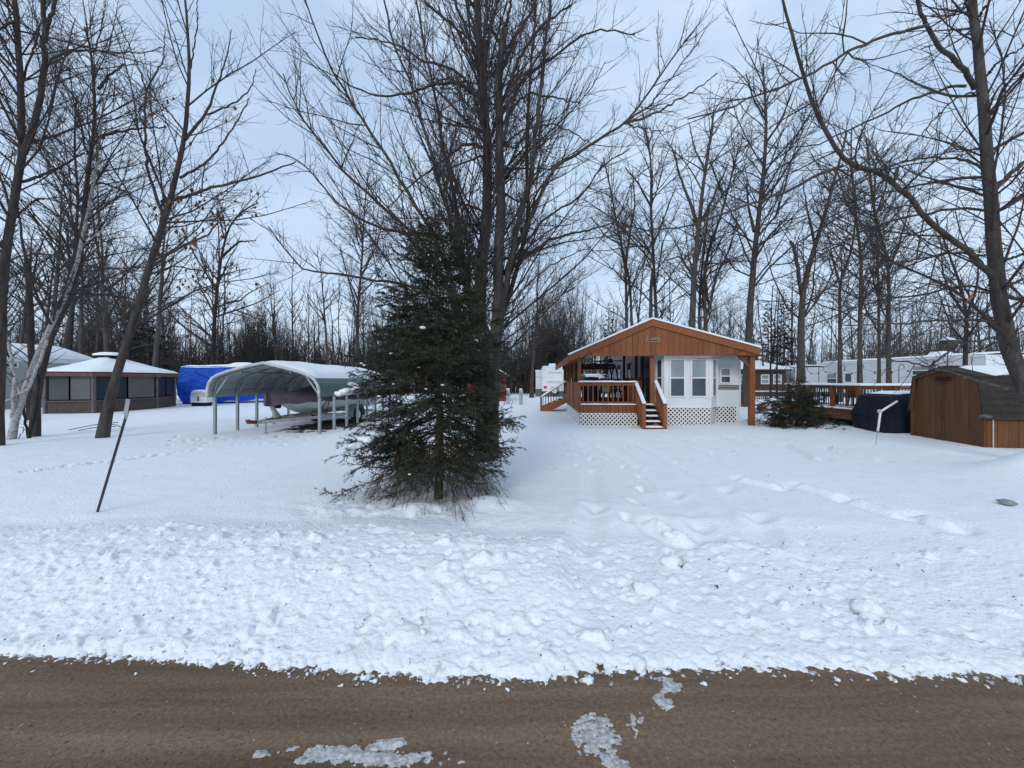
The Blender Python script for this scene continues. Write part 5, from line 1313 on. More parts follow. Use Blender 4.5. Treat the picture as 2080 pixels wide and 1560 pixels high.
t2 = long_trailer('white_camper', 'smaller white camper standing beyond the long white trailer home', 27.6, 37.5, 43.5, 2.9, [(1.0, 2.0, 1.2, 1.9), (3.4, 4.6, 1.2, 1.9)], [])
# brown house behind the cottage's right post
bh = thing('brown_house', 'dark brown low house with white windows and snowy roof behind the cottage', 'house', (X(1495, 37.5), 37.5, 0))
wB = X(1596, 37.5) - X(1495, 37.5)
MB().box(0, wB, 0, 6, -.1, 2.65).build('wall', M['brown_wall'], bh)
r_ = MB().box(-.34, wB + .34, -.44, 6.4, 2.58, 2.72).build('roof', M['brown_wall'], bh)
b = MB(); b.add([(-.35, -.45, 2.80), (wB + .35, -.45, 2.80), (wB - 1.4, 2.5, 3.72), (1.0, 2.5, 3.72), (-.35, 6.4, 2.8), (wB + .35, 6.4, 2.8), (-.35, -.45, 2.70), (wB + .35, -.45, 2.70)], [(0, 1, 2, 3), (3, 2, 5, 4), (1, 5, 2), (0, 3, 4), (6, 7, 1, 0)]); b.build('snow_cover', M['roof_snow'], r_)
for a, c in ((1500, 1513), (1517, 1532), (1545, 1562), (1570, 1587)): window(bh, (X(a, 37.5) - X(1495, 37.5), -.02), (X(c, 37.5) - X(1495, 37.5), -.02), 1.25, 2.2, True, t=.08, panes=('blind', 'blind'))
# rail fence in front of it
rf_ = thing('picket_fence', 'low grey fence with snow in front of the brown house', 'fence', (X(1495, 29), 29, 0))
pk = MB().box(-.02, .02, -.01, .01, 0, .78).mesh('picket')
for i in range(30): link('picket', pk, M['old_wood'], rf_, (i * .16, 0, 0))
for z in (.25, .68): MB().box(0, 4.8, -.03, -.012, z, z + .06).build('rail', M['old_wood'], rf_)
snow_strip('rail_snow', (0, -.0, .78), (4.8, 0, .78), .09, .06, rf_, 3, 40)
# ================================================================= CENTRE BACKGROUND
rv = thing('travel_trailer', 'white travel trailer with slide-out and spare wheel left of the cottage', 'travel trailer', (X(1101, 38), 38, 0), -.06)
sc_ = 38 / F; wv_ = 46 * sc_
MB().prism([(0, .55), (wv_, .55), (wv_, 2.85), (wv_ - .1, 2.95), (.1, 2.95), (0, 2.85)], 0, 7.5).build('body', M['white'], rv)
MB().box(-.62, .0, .5, 4.5, .75, 2.55).build('slide_out', M['siding'], rv); MB().box(-.64, 0, .6, 4.4, -.1, .72).build('skirt', M['grey_skirt'], rv); MB().box(.1, wv_ - .1, .2, 7, -.1, .55).build('underside', M['grey_skirt'], rv)
MB().box(-.66, .0, .45, 4.5, 2.55, 2.66).build('snow_cover', M['roof_snow'], rv); MB().grid(lambda a, c: (-.02 + (wv_ + .04) * a, -.03 + 7.5 * c, 2.95 + .12 * min(1, a * 10 + .2, (1 - a) * 10 + .2, c * 30 + .1)), 14, 20).build('snow_cover', M['roof_snow'], rv, True)
MB().box(.75, 1.35, 1.0, 1.9, 2.95, 3.22).build('roof_unit', M['white'], rv); MB().box(.72, 1.38, .98, 1.9, 3.22, 3.32).build('snow_cover', M['roof_snow'], rv)
for x in (.22, 1.0, 1.3, 1.6): MB().box(x, x + .08, -.03, -.002, 2.65, 2.70).build('marker_lamp', M['stripe'], rv)
MB().box(.18, .46, -.04, -.002, .82, 1.05).build('tail_lamp', M['tail'], rv); MB().box(.2, .44, -.035, -.002, .72, .80).build('reflector', M['white_trim'], rv)
for z in (1.35, 1.48): MB().box(.5, 2.0, -.012, -.002, z, z + .04).build('stripe', M['letters'], rv)
b = MB(); b.lathe([(.0, .05), (.30, .06), (.36, .10), (.37, .16), (.30, .2), (.0, .2)], n=20); b.build('spare_wheel', M['rubber'], rv, True, (1.22, -.0, .62), (1.57, 0, 0))
b = MB(); b.lathe([(.0, .205), (.26, .205), (.28, .20)], n=20); b.build('wheel_cover', M['white_trim'], rv, False, (1.22, -.0, .62), (1.57, 0, 0))
cu = bpy.data.curves.new('lettering', 'FONT'); cu.body = 'Cherokee'; cu.size = .34; cu.align_x = 'CENTER'; cu.align_y = 'CENTER'; cu.extrude = .004; cu.materials.append(M['letters'])
_t = bpy.data.objects.new('lettering', cu); COL.objects.link(_t); bpy.context.view_layer.update()
_lm = bpy.data.meshes.new_from_object(_t.evaluated_get(bpy.context.evaluated_depsgraph_get())); bpy.data.objects.remove(_t)
link('lettering', _lm, M['letters'], rv, (1.25, -.008, 2.40), (math.pi / 2, 0, 0))
rs = thing('red_shed', 'small red shed with snowy roof seen just right of the spruce', 'shed', (X(1000, 30), 30, 0))
MB().box(0, 1.05, 0, 2.2, -.1, 1.95).build('wall', M['red_shed'], rs); MB().prism([(-.55, 1.9), (1.35, 1.9), (.4, 2.5)], -.25, 2.4).build('roof', M['brown_wall'], rs)
MB().prism([(-.6, 1.95), (.4, 2.6), (1.4, 1.95), (.4, 2.5)], -.28, 2.42).build('snow_cover', M['roof_snow'], rs); window(rs, (.35, -.02), (.8, -.02), .95, 1.65, True, frame='old_wood', panes=('glass', 'glass'))
MB().box(-1.9, -1.3, 0, 2, -.1, 1.45).build('annex', M['red_shed'], rs)
for px, py, l_ in ((1032, 821, 'grey utility pedestal closer to the spruce and red shed'), (1058.5, 822, 'grey utility pedestal closer to the side stairs')):
    Y = CH * F / (py - HY); q = thing('utility_pedestal', l_, 'utility pedestal', (X(px, Y), Y, 0), 0, 'utility pedestals on the snow')
    MB().box(-.12, .12, -.08, .08, -.1, .42).build('post', M['grey_skirt'] if False else M['pedestal'], q); MB().prism([(-.13, .42), (.13, .42), (.13, .95), (.08, 1.03), (-.08, 1.03), (-.13, .95)], -.11, .1).build('box', M['pedestal'], q)
    MB().box(-.08, .08, -.125, -.108, .6, .85).build('hatch', M['galv'], q); MB().blob((0, -.0, 1.03), .12, .06, 3, .3, 6, 9).build('snow_cap', M['snow'], q, True)
ft = thing('far_camper', 'small white camper far off between bare trunks left of the travel trailer', 'camper', (X(1066, 56), 56, 0))
MB().box(0, 1.6, 0, 4, .4, 2.3).build('body', M['white'], ft); MB().box(.7, 1.5, -.03, 0, .6, 2.2).build('door', M['blind'], ft); MB().box(-.1, 1.7, -.1, 4, 2.3, 2.45).build('snow_cover', M['roof_snow'], ft); MB().box(.05, 1.55, .1, 3.9, -.1, .4).build('skirt', M['grey_skirt'], ft)
# parked camper seen under the porch roof
pcx = thing('distant_camper', 'white camper seen beneath the porch roof beyond the deck', 'camper', (X(1190, 45), 45, 0))
MB().box(0, 3.2, 0, 2.4, .4, 2.2).build('body', M['white'], pcx); MB().box(-.1, 3.3, -.1, 2.5, 2.2, 2.36).build('snow_cover', M['roof_snow'], pcx); MB().box(.6, 1.5, -.03, 0, 1.2, 1.8).build('window', M['glass'], pcx); MB().box(.05, 3.15, .1, 2.3, -.1, .4).build('skirt', M['grey_skirt'], pcx)
# bird feeder hanging off a pole at right
bf = thing('bird_feeder', 'small snow capped bird feeder on a pole above the white trailer', 'bird feeder', (X(1925, 24), 24, 0))
MB().tube([(0, 0, 0), (0, 0, Z(700, 24))], .03, 6).build('pole', M['old_wood'], bf); MB().box(-.25, .25, -.25, .25, Z(700, 24), Z(692, 24)).build('tray', M['old_wood'], bf); MB().lathe([(.38, 0), (.3, .08), (0, .22)], (0, 0, Z(691, 24)), 10).build('snow_cap', M['snow'], bf, True)
# ================================================================= TREES: traced from the ground up
# A: forked tree at the left edge
traced_tree('bare_tree', 'tall forked bare tree at the left edge leaning in from outside', 'tree', 9.4, [
    ([(-8, 905), (-2, 760), (4, 600), (14, 500), (25, 425), (38, 350), (48, 310), (44, 230), (40, 135), (35, 48), (28, 0), (20, -120), (5, -300)], 31, 9, .6),
    ([(48, 312), (62, 275), (73, 242), (85, 180), (94, 135), (90, 90), (89, 60), (92, 0), (85, -100), (95, -260)], 19, 7, -.8),
    ([(90, 85), (100, 45), (112, 0), (130, -110)], 12, 5, -.6),
    ([(43, 369), (80, 360), (120, 340), (172, 310)], 10, 5, 1.0), ([(96, 133), (112, 115), (150, 103), (230, 106), (300, 108), (325, 95)], 8, 2, 1.6),
    ([(36, 40), (10, 55), (-30, 70)], 9, 5, -.5), ([(38, 145), (10, 90), (-20, 30)], 8, 4, .7), ([(42, 180), (80, 60), (100, -20)], 7, 3, 1.3), ([(20, 450), (80, 400), (150, 415), (200, 440)], 7, 2, 1.0), ([(15, 530), (60, 515), (110, 517), (170, 540), (280, 550)], 6, 2, 1.4)],
    M['bark'], M['twig'], 101, lv=((4.6, .2, 1, .8, .25, .33, 6, .3, .08), (6.5, .15, 1, .75, .25, .38, 4, .25, .14), (8, .1, 1, .7, .2, .42, 2, .2, .14)), rr=.0055, rmin=.0028)
# B: dark tree with white birch partner
traced_tree('bare_tree', 'crooked dark tree crossing the white birch at the left', 'tree', 11.2, [
    ([(68, 905), (70, 840), (80, 760), (97, 695), (118, 650), (140, 610), (159, 555), (166, 490), (171, 420), (178, 350), (190, 290), (194, 215), (190, 160), (188, 105), (178, 65), (172, 55)], 24, 5, .8),
    ([(193, 290), (215, 275), (270, 262), (335, 258)], 9, 3.5, 1.0), ([(200, 180), (220, 155), (253, 130)], 9, 4, .5), ([(185, 380), (205, 370), (260, 390), (310, 420)], 6, 2, .8), ([(178, 315), (150, 200), (125, 155)], 6, 2, -.8),
    ([(145, 515), (120, 470), (100, 448)], 8, 3, -.6), ([(158, 540), (230, 545), (300, 560)], 6, 2, 1.2), ([(190, 105), (205, 60), (215, 0)], 4, 2, .5), ([(170, 425), (120, 400), (60, 410)], 6, 2, -.9)],
    M['bark'], M['twig'], 102, lv=((6, .25, 1, .85, .25, .33, 6, .15, .1), (7, .15, 1, .75, .25, .4, 4, .1, .12), (7, .1, 1, .7, .2, .42, 3, .1, .12)), rmin=.003, rr=.0055)
traced_tree('birch_tree', 'leaning white birch with broken top among the left trees', 'birch', 10.6, [
    ([(20, 893), (30, 855), (44, 815), (58, 770), (77, 715), (92, 680), (118, 635), (140, 585), (158, 530), (172, 460), (185, 400), (198, 320), (206, 260), (210, 207)], 18, 5, .7),
    ([(25, 850), (30, 770), (20, 710), (8, 660), (-10, 600)], 12, 6, -.6), ([(40, 805), (22, 740), (10, 690), (2, 640)], 10, 6, .4), ([(95, 690), (60, 790), (10, 815), (-30, 850)], 9, 7, -.7), ([(165, 500), (225, 455), (240, 420)], 4, 1.5, .7), ([(120, 635), (125, 560), (133, 545), (105, 520)], 6, 2, -.5)],
    M['birch'], M['twig'], 103, lv=((2.6, .3, 1, .8, .25, .3, 6, .15, .09), (5, .15, 1, .75, .25, .4, 4, .1, .1)), rmin=.004)
traced_tree('young_tree', 'two dark stems in a narrow V beside the birch base', 'young tree', 10.8, [
    ([(57, 888), (66, 860), (73, 830), (80, 780), (70, 720)], 8, 3, .1), ([(57, 888), (50, 855), (47, 828), (30, 780), (20, 730), (10, 690)], 7, 4, -.2), ([(27, 903), (35, 850), (42, 820)], 3, 1, .2), ([(33, 905), (48, 870), (60, 850)], 3, 1, -.2)],
    M['bark_dark'], M['twig'], 104, lv=((5, .3, 1, .7, .2, .4, 5, .2, .08),), rmin=.004)
# C: leaning oak with dead leaves
c_root, _, (P1, R1) = traced_tree('oak_tree', 'slender oak leaning right with dead leaves behind the marker stake', 'oak', 10.8, [
    ([(205, 888), (217, 838), (231, 788), (243, 735), (253, 705), (270, 655), (293, 588), (304, 535), (323, 481), (337, 440), (347, 402), (363, 336), (377, 269), (384, 188), (386, 121), (380, 40), (374, -8), (372, -60)], 25, 4, .3),
    ([(336, 440), (322, 415), (312, 385), (301, 350), (294, 269), (297, 186)], 9, 4, -.8), ([(297, 186), (280, 130), (256, 81), (235, 30)], 4.5, 2, -.5), ([(298, 184), (315, 150), (331, 126), (335, 60)], 4.5, 2, .4),
    ([(353, 406), (404, 390), (445, 378), (485, 369), (540, 352), (600, 330)], 9, 2.5, -1.2), ([(377, 283), (400, 255), (420, 231), (441, 172), (463, 108), (470, 60)], 8, 2, 1.0), ([(420, 233), (485, 205), (511, 178), (520, 140)], 5, 1.8, 1.0),
    ([(366, 361), (415, 334), (444, 304), (485, 242), (505, 200)], 7, 2, -1.0), ([(374, 268), (350, 234), (299, 188), (250, 143)], 5, 2, 1.3), ([(310, 540), (345, 515), (377, 497), (420, 481), (444, 451)], 8, 3.5, -.8), ([(300, 560), (350, 540), (431, 553), (470, 560)], 6, 2, .8),
    ([(386, 170), (350, 60), (330, 0)], 4, 2, .8), ([(387, 140), (400, 60), (402, 0)], 4, 2, -.6), ([(408, 400), (415, 340), (432, 318)], 4, 1.6, -.3), ([(280, 600), (255, 560), (285, 500)], 3, 1, -.6)],
    M['bark'], M['twig'], 105, lv=((3.6, .15, 1, .8, .25, .33, 6, .2, .1), (5.0, .15, 1, .75, .25, .42, 4, .15, .11), (4, .1, 1, .7, .2, .42, 3, .1, .1)), rmin=.003, rr=.0055)
leaves_on(c_root, np.random.default_rng(5), P1, 80, .14, M['leaf'], (280, 480, 400, 590)); leaves_on(c_root, np.random.default_rng(6), P1, 26, .13, M['leaf'], (260, 520, 150, 400))
# D: dark oak further back
d_root, _, (P1, R1) = traced_tree('oak_tree', 'dark crooked oak rising behind the blue tarped camper', 'oak', 31, [
    ([(430, 800), (433, 723), (436, 642), (444, 561), (450, 521), (456, 489), (468, 454), (495, 424), (525, 412)], 13, 2.5, .5), ([(452, 521), (485, 491), (520, 489)], 7, 2, -2), ([(456, 485), (445, 440), (440, 400)], 4, 1.5, 2), ([(434, 715), (452, 690), (457, 600), (455, 540)], 5, 2, 1),
    ([(440, 600), (410, 580), (385, 590)], 4, 1.5, 2), ([(446, 560), (480, 550), (510, 545)], 4, 1.2, -2), ([(442, 590), (415, 540), (400, 500)], 3.5, 1.2, -2), ([(470, 452), (455, 430), (440, 400)], 3, 1.2, 2), ([(436, 640), (460, 625), (490, 600)], 3, 1, 2)],
    M['bark_dark'], M['twig'], 106, lv=((1.5, .2, 1, .9, .25, .36, 6, .15, .13), (2.4, .15, 1, .8, .25, .42, 5, .1, .13), (2.8, .1, 1, .7, .2, .42, 3, .1, .12)), rmin=.011, rr=.014)
leaves_on(d_root, np.random.default_rng(7), P1, 60, .3, M['leaf'])
# E: the big clump of maples behind the spruce
traced_tree('maple_tree', 'big multi-stemmed bare maple towering behind the spruce', 'maple', 7.6, [
    ([(984, 930), (982, 850), (980, 760), (976, 680), (974, 600), (977, 540), (986, 470), (990, 404), (991, 330), (989, 269), (981, 215), (976, 135), (969, 0), (966, -120), (962, -300)], 31, 9, .5),
    ([(1000, 930), (1000, 850), (1003, 750), (1012, 640), (1012, 560), (1015, 480), (1018, 404), (1016, 269), (1014, 188), (1018, 94), (1024, 60)], 30, 13, -.3),
    ([(1010, 700), (1025, 600), (1042, 500), (1060, 420), (1075, 380), (1090, 250), (1105, 120), (1118, 0)], 15, 5, -.9), ([(1000, 700), (1045, 570), (1075, 440), (1068, 300), (1076, 180), (1085, 60), (1090, -60)], 11, 4, .8),
    ([(985, 760), (960, 640), (945, 540), (930, 450), (925, 400), (905, 330), (893, 250), (880, 170), (862, 100), (845, 0)], 13, 4, .9), ([(985, 740), (950, 600), (920, 480), (905, 405), (880, 330), (855, 240), (830, 160), (800, 90), (780, 0)], 12, 3.5, -.7),
    ([(980, 760), (920, 590), (890, 500), (850, 420), (815, 380), (790, 320), (740, 250), (700, 190), (660, 120), (640, 60), (620, 0)], 12, 2.5, -1.2), ([(975, 780), (900, 560), (860, 490), (800, 440), (760, 400), (720, 375), (680, 322), (640, 275), (610, 235), (585, 190), (575, 150)], 12, 2.5, -.9),
    ([(970, 770), (880, 600), (831, 578), (780, 572), (737, 567), (690, 556), (642, 555), (600, 540), (575, 500), (545, 460)], 10, 2, -1.6), ([(898, 481), (830, 475), (780, 465), (737, 448), (710, 430), (683, 411), (640, 360), (615, 330), (560, 310)], 8, 2, -1.0),
    ([(985, 270), (960, 180), (935, 150), (900, 130), (860, 128), (820, 95), (760, 80), (720, 75)], 8, 2.5, 1.1), ([(976, 200), (940, 170), (890, 168), (835, 190), (770, 195), (720, 180), (680, 150)], 7, 2.5, -1.2), ([(985, 300), (950, 290), (930, 305), (880, 340), (830, 380), (780, 430)], 7, 2, 1.0),
    ([(972, 130), (940, 40), (900, -40)], 8, 4, -.8), ([(975, 150), (930, 60), (860, 0), (830, -40)], 7, 3, .7), ([(972, 100), (955, 30), (935, -80)], 7, 3, 1.0),
    ([(1016, 150), (1040, 90), (1075, 30), (1110, -40)], 9, 4, .6), ([(1018, 95), (1030, 40), (1050, -50)], 8, 4, -.5), ([(1020, 95), (990, 50), (985, -40)], 7, 3, .5), ([(1016, 220), (1050, 130), (1090, 60), (1160, 10)], 8, 3, -.9), ([(1017, 260), (1055, 200), (1080, 190), (1130, 200), (1180, 210)], 6, 2, -.8), ([(1015, 300), (1060, 265), (1120, 250), (1200, 290)], 5, 2, .8),
    ([(1015, 240), (1070, 150), (1120, 120), (1180, 70), (1230, 60), (1290, 70)], 8, 2.5, .9), ([(1025, 560), (1060, 480), (1120, 345), (1160, 320), (1228, 277), (1273, 250), (1300, 215), (1319, 186), (1365, 120), (1416, 54)], 10, 2, -1.1), ([(1273, 250), (1320, 235), (1349, 221), (1403, 188), (1430, 170), (1457, 148)], 5, 1.6, (-.95, -1.3)), ([(1275, 246), (1330, 205), (1370, 150), (1400, 110), (1432, 62)], 4, 1.5, (-.95, -.8)), ([(1270, 252), (1310, 262), (1360, 268)], 3, 1.2, (-.95, -.6)),
    ([(1018, 560), (1070, 520), (1120, 485), (1200, 465), (1253, 450)], 8, 3, 1.2), ([(1018, 600), (1060, 500), (1110, 440), (1180, 400), (1230, 330), (1280, 300)], 7, 2, .9), ([(1014, 640), (1080, 570), (1130, 530), (1200, 500)], 5, 1.6, -.8), ([(1000, 690), (960, 590), (905, 560), (850, 540), (800, 510)], 6, 2, .9)],
    M['bark_grey'], M['twig'], 107, K=26, lv=((7.5, .10, 1, .72, .25, .30, 7, .35, .10), (7.5, .10, 1, .7, .25, .34, 4, .3, .13), (7.2, .1, 1, .65, .22, .40, 2, .4, .1)), rmin=.0028, rr=.0055,
    top=[(3.4, .45, .98, .75, .33, .75), (4.5, .28, .85, 1.25, .24, -.1)])
# F: big tree at the right
f_root, _, (P1, R1) = traced_tree('maple_tree', 'large grey leaning maple at the right edge beside the shed', 'maple', 6.9, [
    ([(2170, 960), (2140, 900), (2104, 840), (2076, 780), (2052, 720), (2036, 655), (2025, 575), (2018, 500), (2014, 404), (2003, 323), (1998, 215), (1989, 135), (1975, 0), (1965, -120), (1950, -320)], 52, 12, .4),
    ([(2032, 640), (2037, 585), (2012, 548), (1978, 525), (1950, 500), (1924, 481), (1900, 460), (1883, 440), (1862, 420), (1838, 395), (1816, 369), (1790, 352), (1762, 342), (1735, 338), (1714, 334), (1692, 300), (1681, 280), (1667, 245), (1655, 215), (1642, 185), (1633, 156), (1620, 115), (1611, 86), (1598, 40), (1587, 0), (1575, -60)], 20, 4, -1.3),
    ([(1980, 180), (1965, 150), (1951, 135), (1925, 108), (1902, 86), (1885, 60), (1878, 40), (1865, 0), (1850, -70)], 16, 7, -.9), ([(1962, 175), (1930, 178), (1892, 188), (1860, 200), (1830, 213), (1780, 240), (1735, 258), (1682, 283), (1655, 295), (1628, 299), (1560, 300)], 9, 2, .9),
    ([(1885, 51), (1840, 60), (1789, 78), (1741, 92), (1690, 125), (1638, 156), (1574, 183), (1520, 200), (1457, 226), (1397, 242)], 8, 2, (-.8, -2.2)), ([(2003, 347), (1985, 335), (1964, 326), (1930, 321), (1897, 319), (1843, 326), (1789, 345), (1720, 390)], 9, 2.5, 1.2),
    ([(1714, 336), (1681, 347), (1640, 368), (1601, 388), (1520, 417), (1400, 460), (1300, 470), (1240, 480)], 7, 1.8, (-1.2, -.2)), ([(1985, 185), (1940, 200), (1905, 235), (1870, 275), (1835, 310)], 6, 2, -.8), ([(2013, 394), (2050, 355), (2072, 336), (2110, 300), (2160, 240)], 16, 9, .6), ([(2002, 156), (2030, 125), (2058, 108), (2100, 80)], 8, 4, -.6),
    ([(1995, 80), (1960, 70), (1940, 60), (1910, 85), (1870, 100)], 6, 3, .9), ([(1975, 40), (1955, -10), (1940, -60)], 7, 3, .8), ([(1985, 35), (2010, 5), (2030, -30)], 7, 4, -.5),
    ([(2018, 594), (1990, 582), (1964, 580), (1924, 586), (1870, 598), (1816, 605), (1775, 615), (1735, 623), (1690, 645), (1641, 664), (1580, 680)], 8, 2, 1.3), ([(2028, 655), (1975, 650), (1924, 650), (1870, 653), (1816, 658), (1760, 661), (1708, 660)], 9, 2.5, -.9), ([(2035, 685), (1990, 690), (1950, 696), (1910, 710), (1870, 718), (1800, 722), (1700, 722)], 8, 2, .9),
    ([(2046, 790), (2010, 782), (1974, 771), (1930, 757), (1890, 746), (1850, 735), (1784, 728)], 11, 2.5, -1.1), ([(1890, 746), (1910, 728), (1935, 708)], 6, 3, (-.6, -.2)), ([(2014, 430), (1990, 428), (1950, 420), (1900, 430), (1850, 440), (1780, 455), (1700, 500), (1600, 560), (1500, 590)], 9, 2, 1.5), ([(2000, 520), (1950, 512), (1900, 520), (1840, 530), (1760, 545), (1680, 580), (1600, 640)], 7, 2, -1.4),
    ([(2028, 535), (2050, 525), (2080, 515), (2130, 500)], 9, 5, -.6), ([(2036, 590), (2060, 575), (2090, 560)], 10, 6, .7), ([(2040, 600), (2085, 612), (2130, 640)], 14, 8, -.5), ([(1816, 369), (1822, 345), (1825, 340)], 7, 6, (-.7, -.7)), ([(2060, 760), (2040, 700), (2080, 660), (2120, 630)], 6, 3, -.7)],
    M['bark_grey'], M['twig'], 108, K=26, lv=((4.2, .12, 1, .85, .28, .29, 7, .2, .10), (5.6, .12, 1, .8, .25, .38, 5, .15, .12), (7, .1, 1, .75, .2, .42, 2, .15, .1)), rmin=.0029, rr=.0058,
    top=[(3.2, .40, .98, .95, .3, .3)])
ol = MB()
for (px, py, s, Yq) in ((1975, 606, .11, 6.1), (1895, 560, .05, 6.4), (2057, 550, .05, 6.5), (1732, 614, .05, 6.2), (1782, 712, .05, 6.3), (1835, 562, .04, 7.2)):
    p = Pt(px, py, Yq) - np.array(f_root.location)
    ol.add([p + (0, 0, s), p + (.3 * s, .1 * s, .2 * s), p + (-.5 * s, .1, -s), p + (-.55 * s, -.02, .1 * s), p + (-.1 * s, .05, -.2 * s)], [(0, 1, 4, 3), (1, 2, 4), (4, 2, 3)])
tag(ol.build('leaves', M['leaf_orange'], f_root), kind='stuff')
# M: middle distance trees behind the cottage and trailers
def mid(label, Y, limbs, seed, dens=1.0, bark='bark_grey', grp='tall bare trees behind the cottage', top=((1.3, .33, .97, .8, .30, .35),), name='bare_tree', rmin=.0062):
    return traced_tree(name, label, 'tree', Y, limbs, M[bark], M['twig_far'], seed, K=18, lv=((1.9 * dens, .25, 1, .8, .25, .36, 6, .22, .14), (3.0 * dens, .12, 1, .8, .25, .42, 4, .12, .2), (5.0 * dens, .1, 1, .75, .25, .42, 2, .1, .16)), rmin=rmin, rr=.0075, group=grp, top=list(top))
mid('slim twin bare tree rising behind the left slope of the cottage roof', 27, [([(1274, 815), (1273, 663), (1271, 536), (1262, 497), (1250, 440), (1240, 380), (1225, 320)], 9, 2.5, 0), ([(1287, 815), (1284, 660), (1279, 575), (1271, 540)], 6, 5, .3), ([(1271, 540), (1278, 480), (1290, 420), (1285, 350)], 6, 2, 1), ([(1262, 497), (1230, 480), (1200, 440)], 4, 1.5, -1.5)], 201)
mid('twin trunked bare tree directly above the peak of the cottage roof', 26, [([(1335, 815), (1333, 645), (1328, 546), (1326, 484), (1321, 414), (1324, 350), (1320, 300), (1310, 260)], 10, 3, 0), ([(1318, 815), (1321, 645), (1323, 570), (1327, 546)], 8, 7, -.4), ([(1326, 500), (1350, 440), (1372, 380)], 5, 2, 2), ([(1322, 420), (1295, 370), (1270, 340)], 5, 2, -2)], 202)
mid('thick bare tree over the right half of the cottage gable', 23, [([(1402, 822), (1406, 663), (1410, 536), (1419, 471), (1424, 415), (1432, 345), (1443, 285), (1450, 225)], 19, 4, 0), ([(1420, 470), (1405, 420), (1385, 370), (1365, 300)], 9, 3, 2), ([(1424, 450), (1450, 400), (1480, 330)], 7, 2, -2), ([(1407, 560), (1380, 520), (1355, 530)], 6, 2, -2), ([(1432, 345), (1410, 300), (1400, 250)], 5, 2, 1)], 203)
mid('many stemmed bare tree right of the thick trunk above the gable', 25, [([(1437, 820), (1434, 665), (1428, 570), (1440, 500), (1465, 440), (1480, 380), (1500, 300)], 12, 3, 0), ([(1425, 820), (1420, 650), (1424, 560), (1432, 480), (1440, 420)], 9, 3, 1), ([(1437, 640), (1455, 560), (1490, 490)], 8, 2, -1), ([(1440, 620), (1430, 540), (1455, 470)], 6, 2, 2)], 204)
mid('tallest straight bare tree beside the right porch post', 23, [([(1516, 828), (1520, 689), (1528, 562), (1536, 479), (1546, 400), (1553, 330), (1559, 237), (1552, 180), (1550, 130)], 20, 4, 0), ([(1532, 470), (1520, 420), (1517, 370)], 8, 3, 2), ([(1545, 410), (1580, 370), (1610, 320), (1640, 280)], 7, 2, -2), ([(1532, 530), (1560, 480), (1600, 440)], 6, 2, 2), ([(1556, 290), (1590, 240), (1610, 180)], 6, 2, 1), ([(1558, 250), (1530, 200), (1515, 150)], 5, 2, -1.5)], 205)
mid('forked bare tree standing in front of the white trailer home', 21, [([(1627, 832), (1627, 740), (1627, 642), (1630, 595), (1640, 550), (1657, 494), (1682, 413), (1705, 330), (1720, 270)], 21, 4, 0), ([(1628, 600), (1620, 540), (1612, 500), (1605, 490)], 10, 7, -.5), ([(1655, 495), (1640, 430), (1630, 360)], 7, 2, 2), ([(1635, 640), (1650, 600), (1655, 540), (1660, 480)], 5, 2, 1)], 206)
mid('slim bare tree with a kinked trunk over the white trailer', 27, [([(1706, 812), (1706, 723), (1706, 590), (1704, 570), (1725, 530), (1735, 480), (1740, 400)], 11, 3, 0), ([(1704, 572), (1690, 520), (1680, 470)], 6, 2, 2)], 207)
mid('straight bare tree second from the left over the white trailer', 26, [([(1747, 818), (1746, 723), (1748, 600), (1750, 520), (1743, 480), (1738, 430), (1735, 400), (1728, 320), (1730, 260)], 13, 3, 0), ([(1745, 520), (1775, 470), (1800, 400)], 6, 2, 2), ([(1740, 450), (1715, 400), (1700, 340)], 5, 2, -2)], 208)
mid('bare tree with a bowed fork in the middle of the trailer row', 26, [([(1806, 818), (1805, 718), (1806, 580), (1805, 545), (1795, 490), (1778, 454), (1772, 410), (1768, 350), (1760, 280)], 13, 3, 0), ([(1806, 545), (1825, 500), (1845, 430), (1860, 380)], 8, 2, 2), ([(1775, 450), (1800, 380), (1810, 320)], 5, 2, -2)], 209)
mid('thin bare tree pressed against the bowed fork tree', 29, [([(1785, 812), (1786, 700), (1784, 560), (1780, 480), (1775, 400), (1780, 330)], 9, 3, 0)], 210)
mid('black barked fan shaped tree behind the brown shed', 22, [([(1960, 826), (1961, 712), (1964, 650), (1962, 625), (1950, 575), (1925, 510), (1900, 440)], 15, 3, 0), ([(1964, 645), (1985, 580), (1990, 500)], 9, 2, 1), ([(1960, 640), (1935, 600), (1915, 560), (1910, 480)], 7, 2, -1), ([(1968, 680), (2000, 640), (2020, 600)], 7, 2, -1.5), ([(1955, 690), (1930, 660), (1905, 590)], 6, 2, 1.5)], 211, 1.2, 'bark_dark')
mid('bare tree in the middle rising behind the carport roof', 26, [([(724, 815), (726, 629), (734, 548), (737, 481), (740, 440), (742, 390), (750, 350)], 9, 2, 0), ([(728, 610), (705, 560), (690, 500)], 4, 1.5, 2), ([(735, 560), (765, 500), (780, 440)], 4, 1.5, -2), ([(737, 500), (715, 440), (700, 400)], 3, 1.5, 1), ([(730, 600), (760, 570), (790, 520)], 4, 1.5, 2)], 212, 1.3, 'bark', None)
mid('slender bare tree left of the white travel trailer', 36, [([(1080, 807), (1081, 760), (1086, 700), (1092, 640), (1090, 580), (1096, 530)], 8, 2, 0), ([(1090, 640), (1110, 590), (1125, 560)], 3, 1.2, 1), ([(1087, 690), (1070, 640), (1060, 590)], 3, 1.2, -1)], 213, 1.0, 'bark', None)
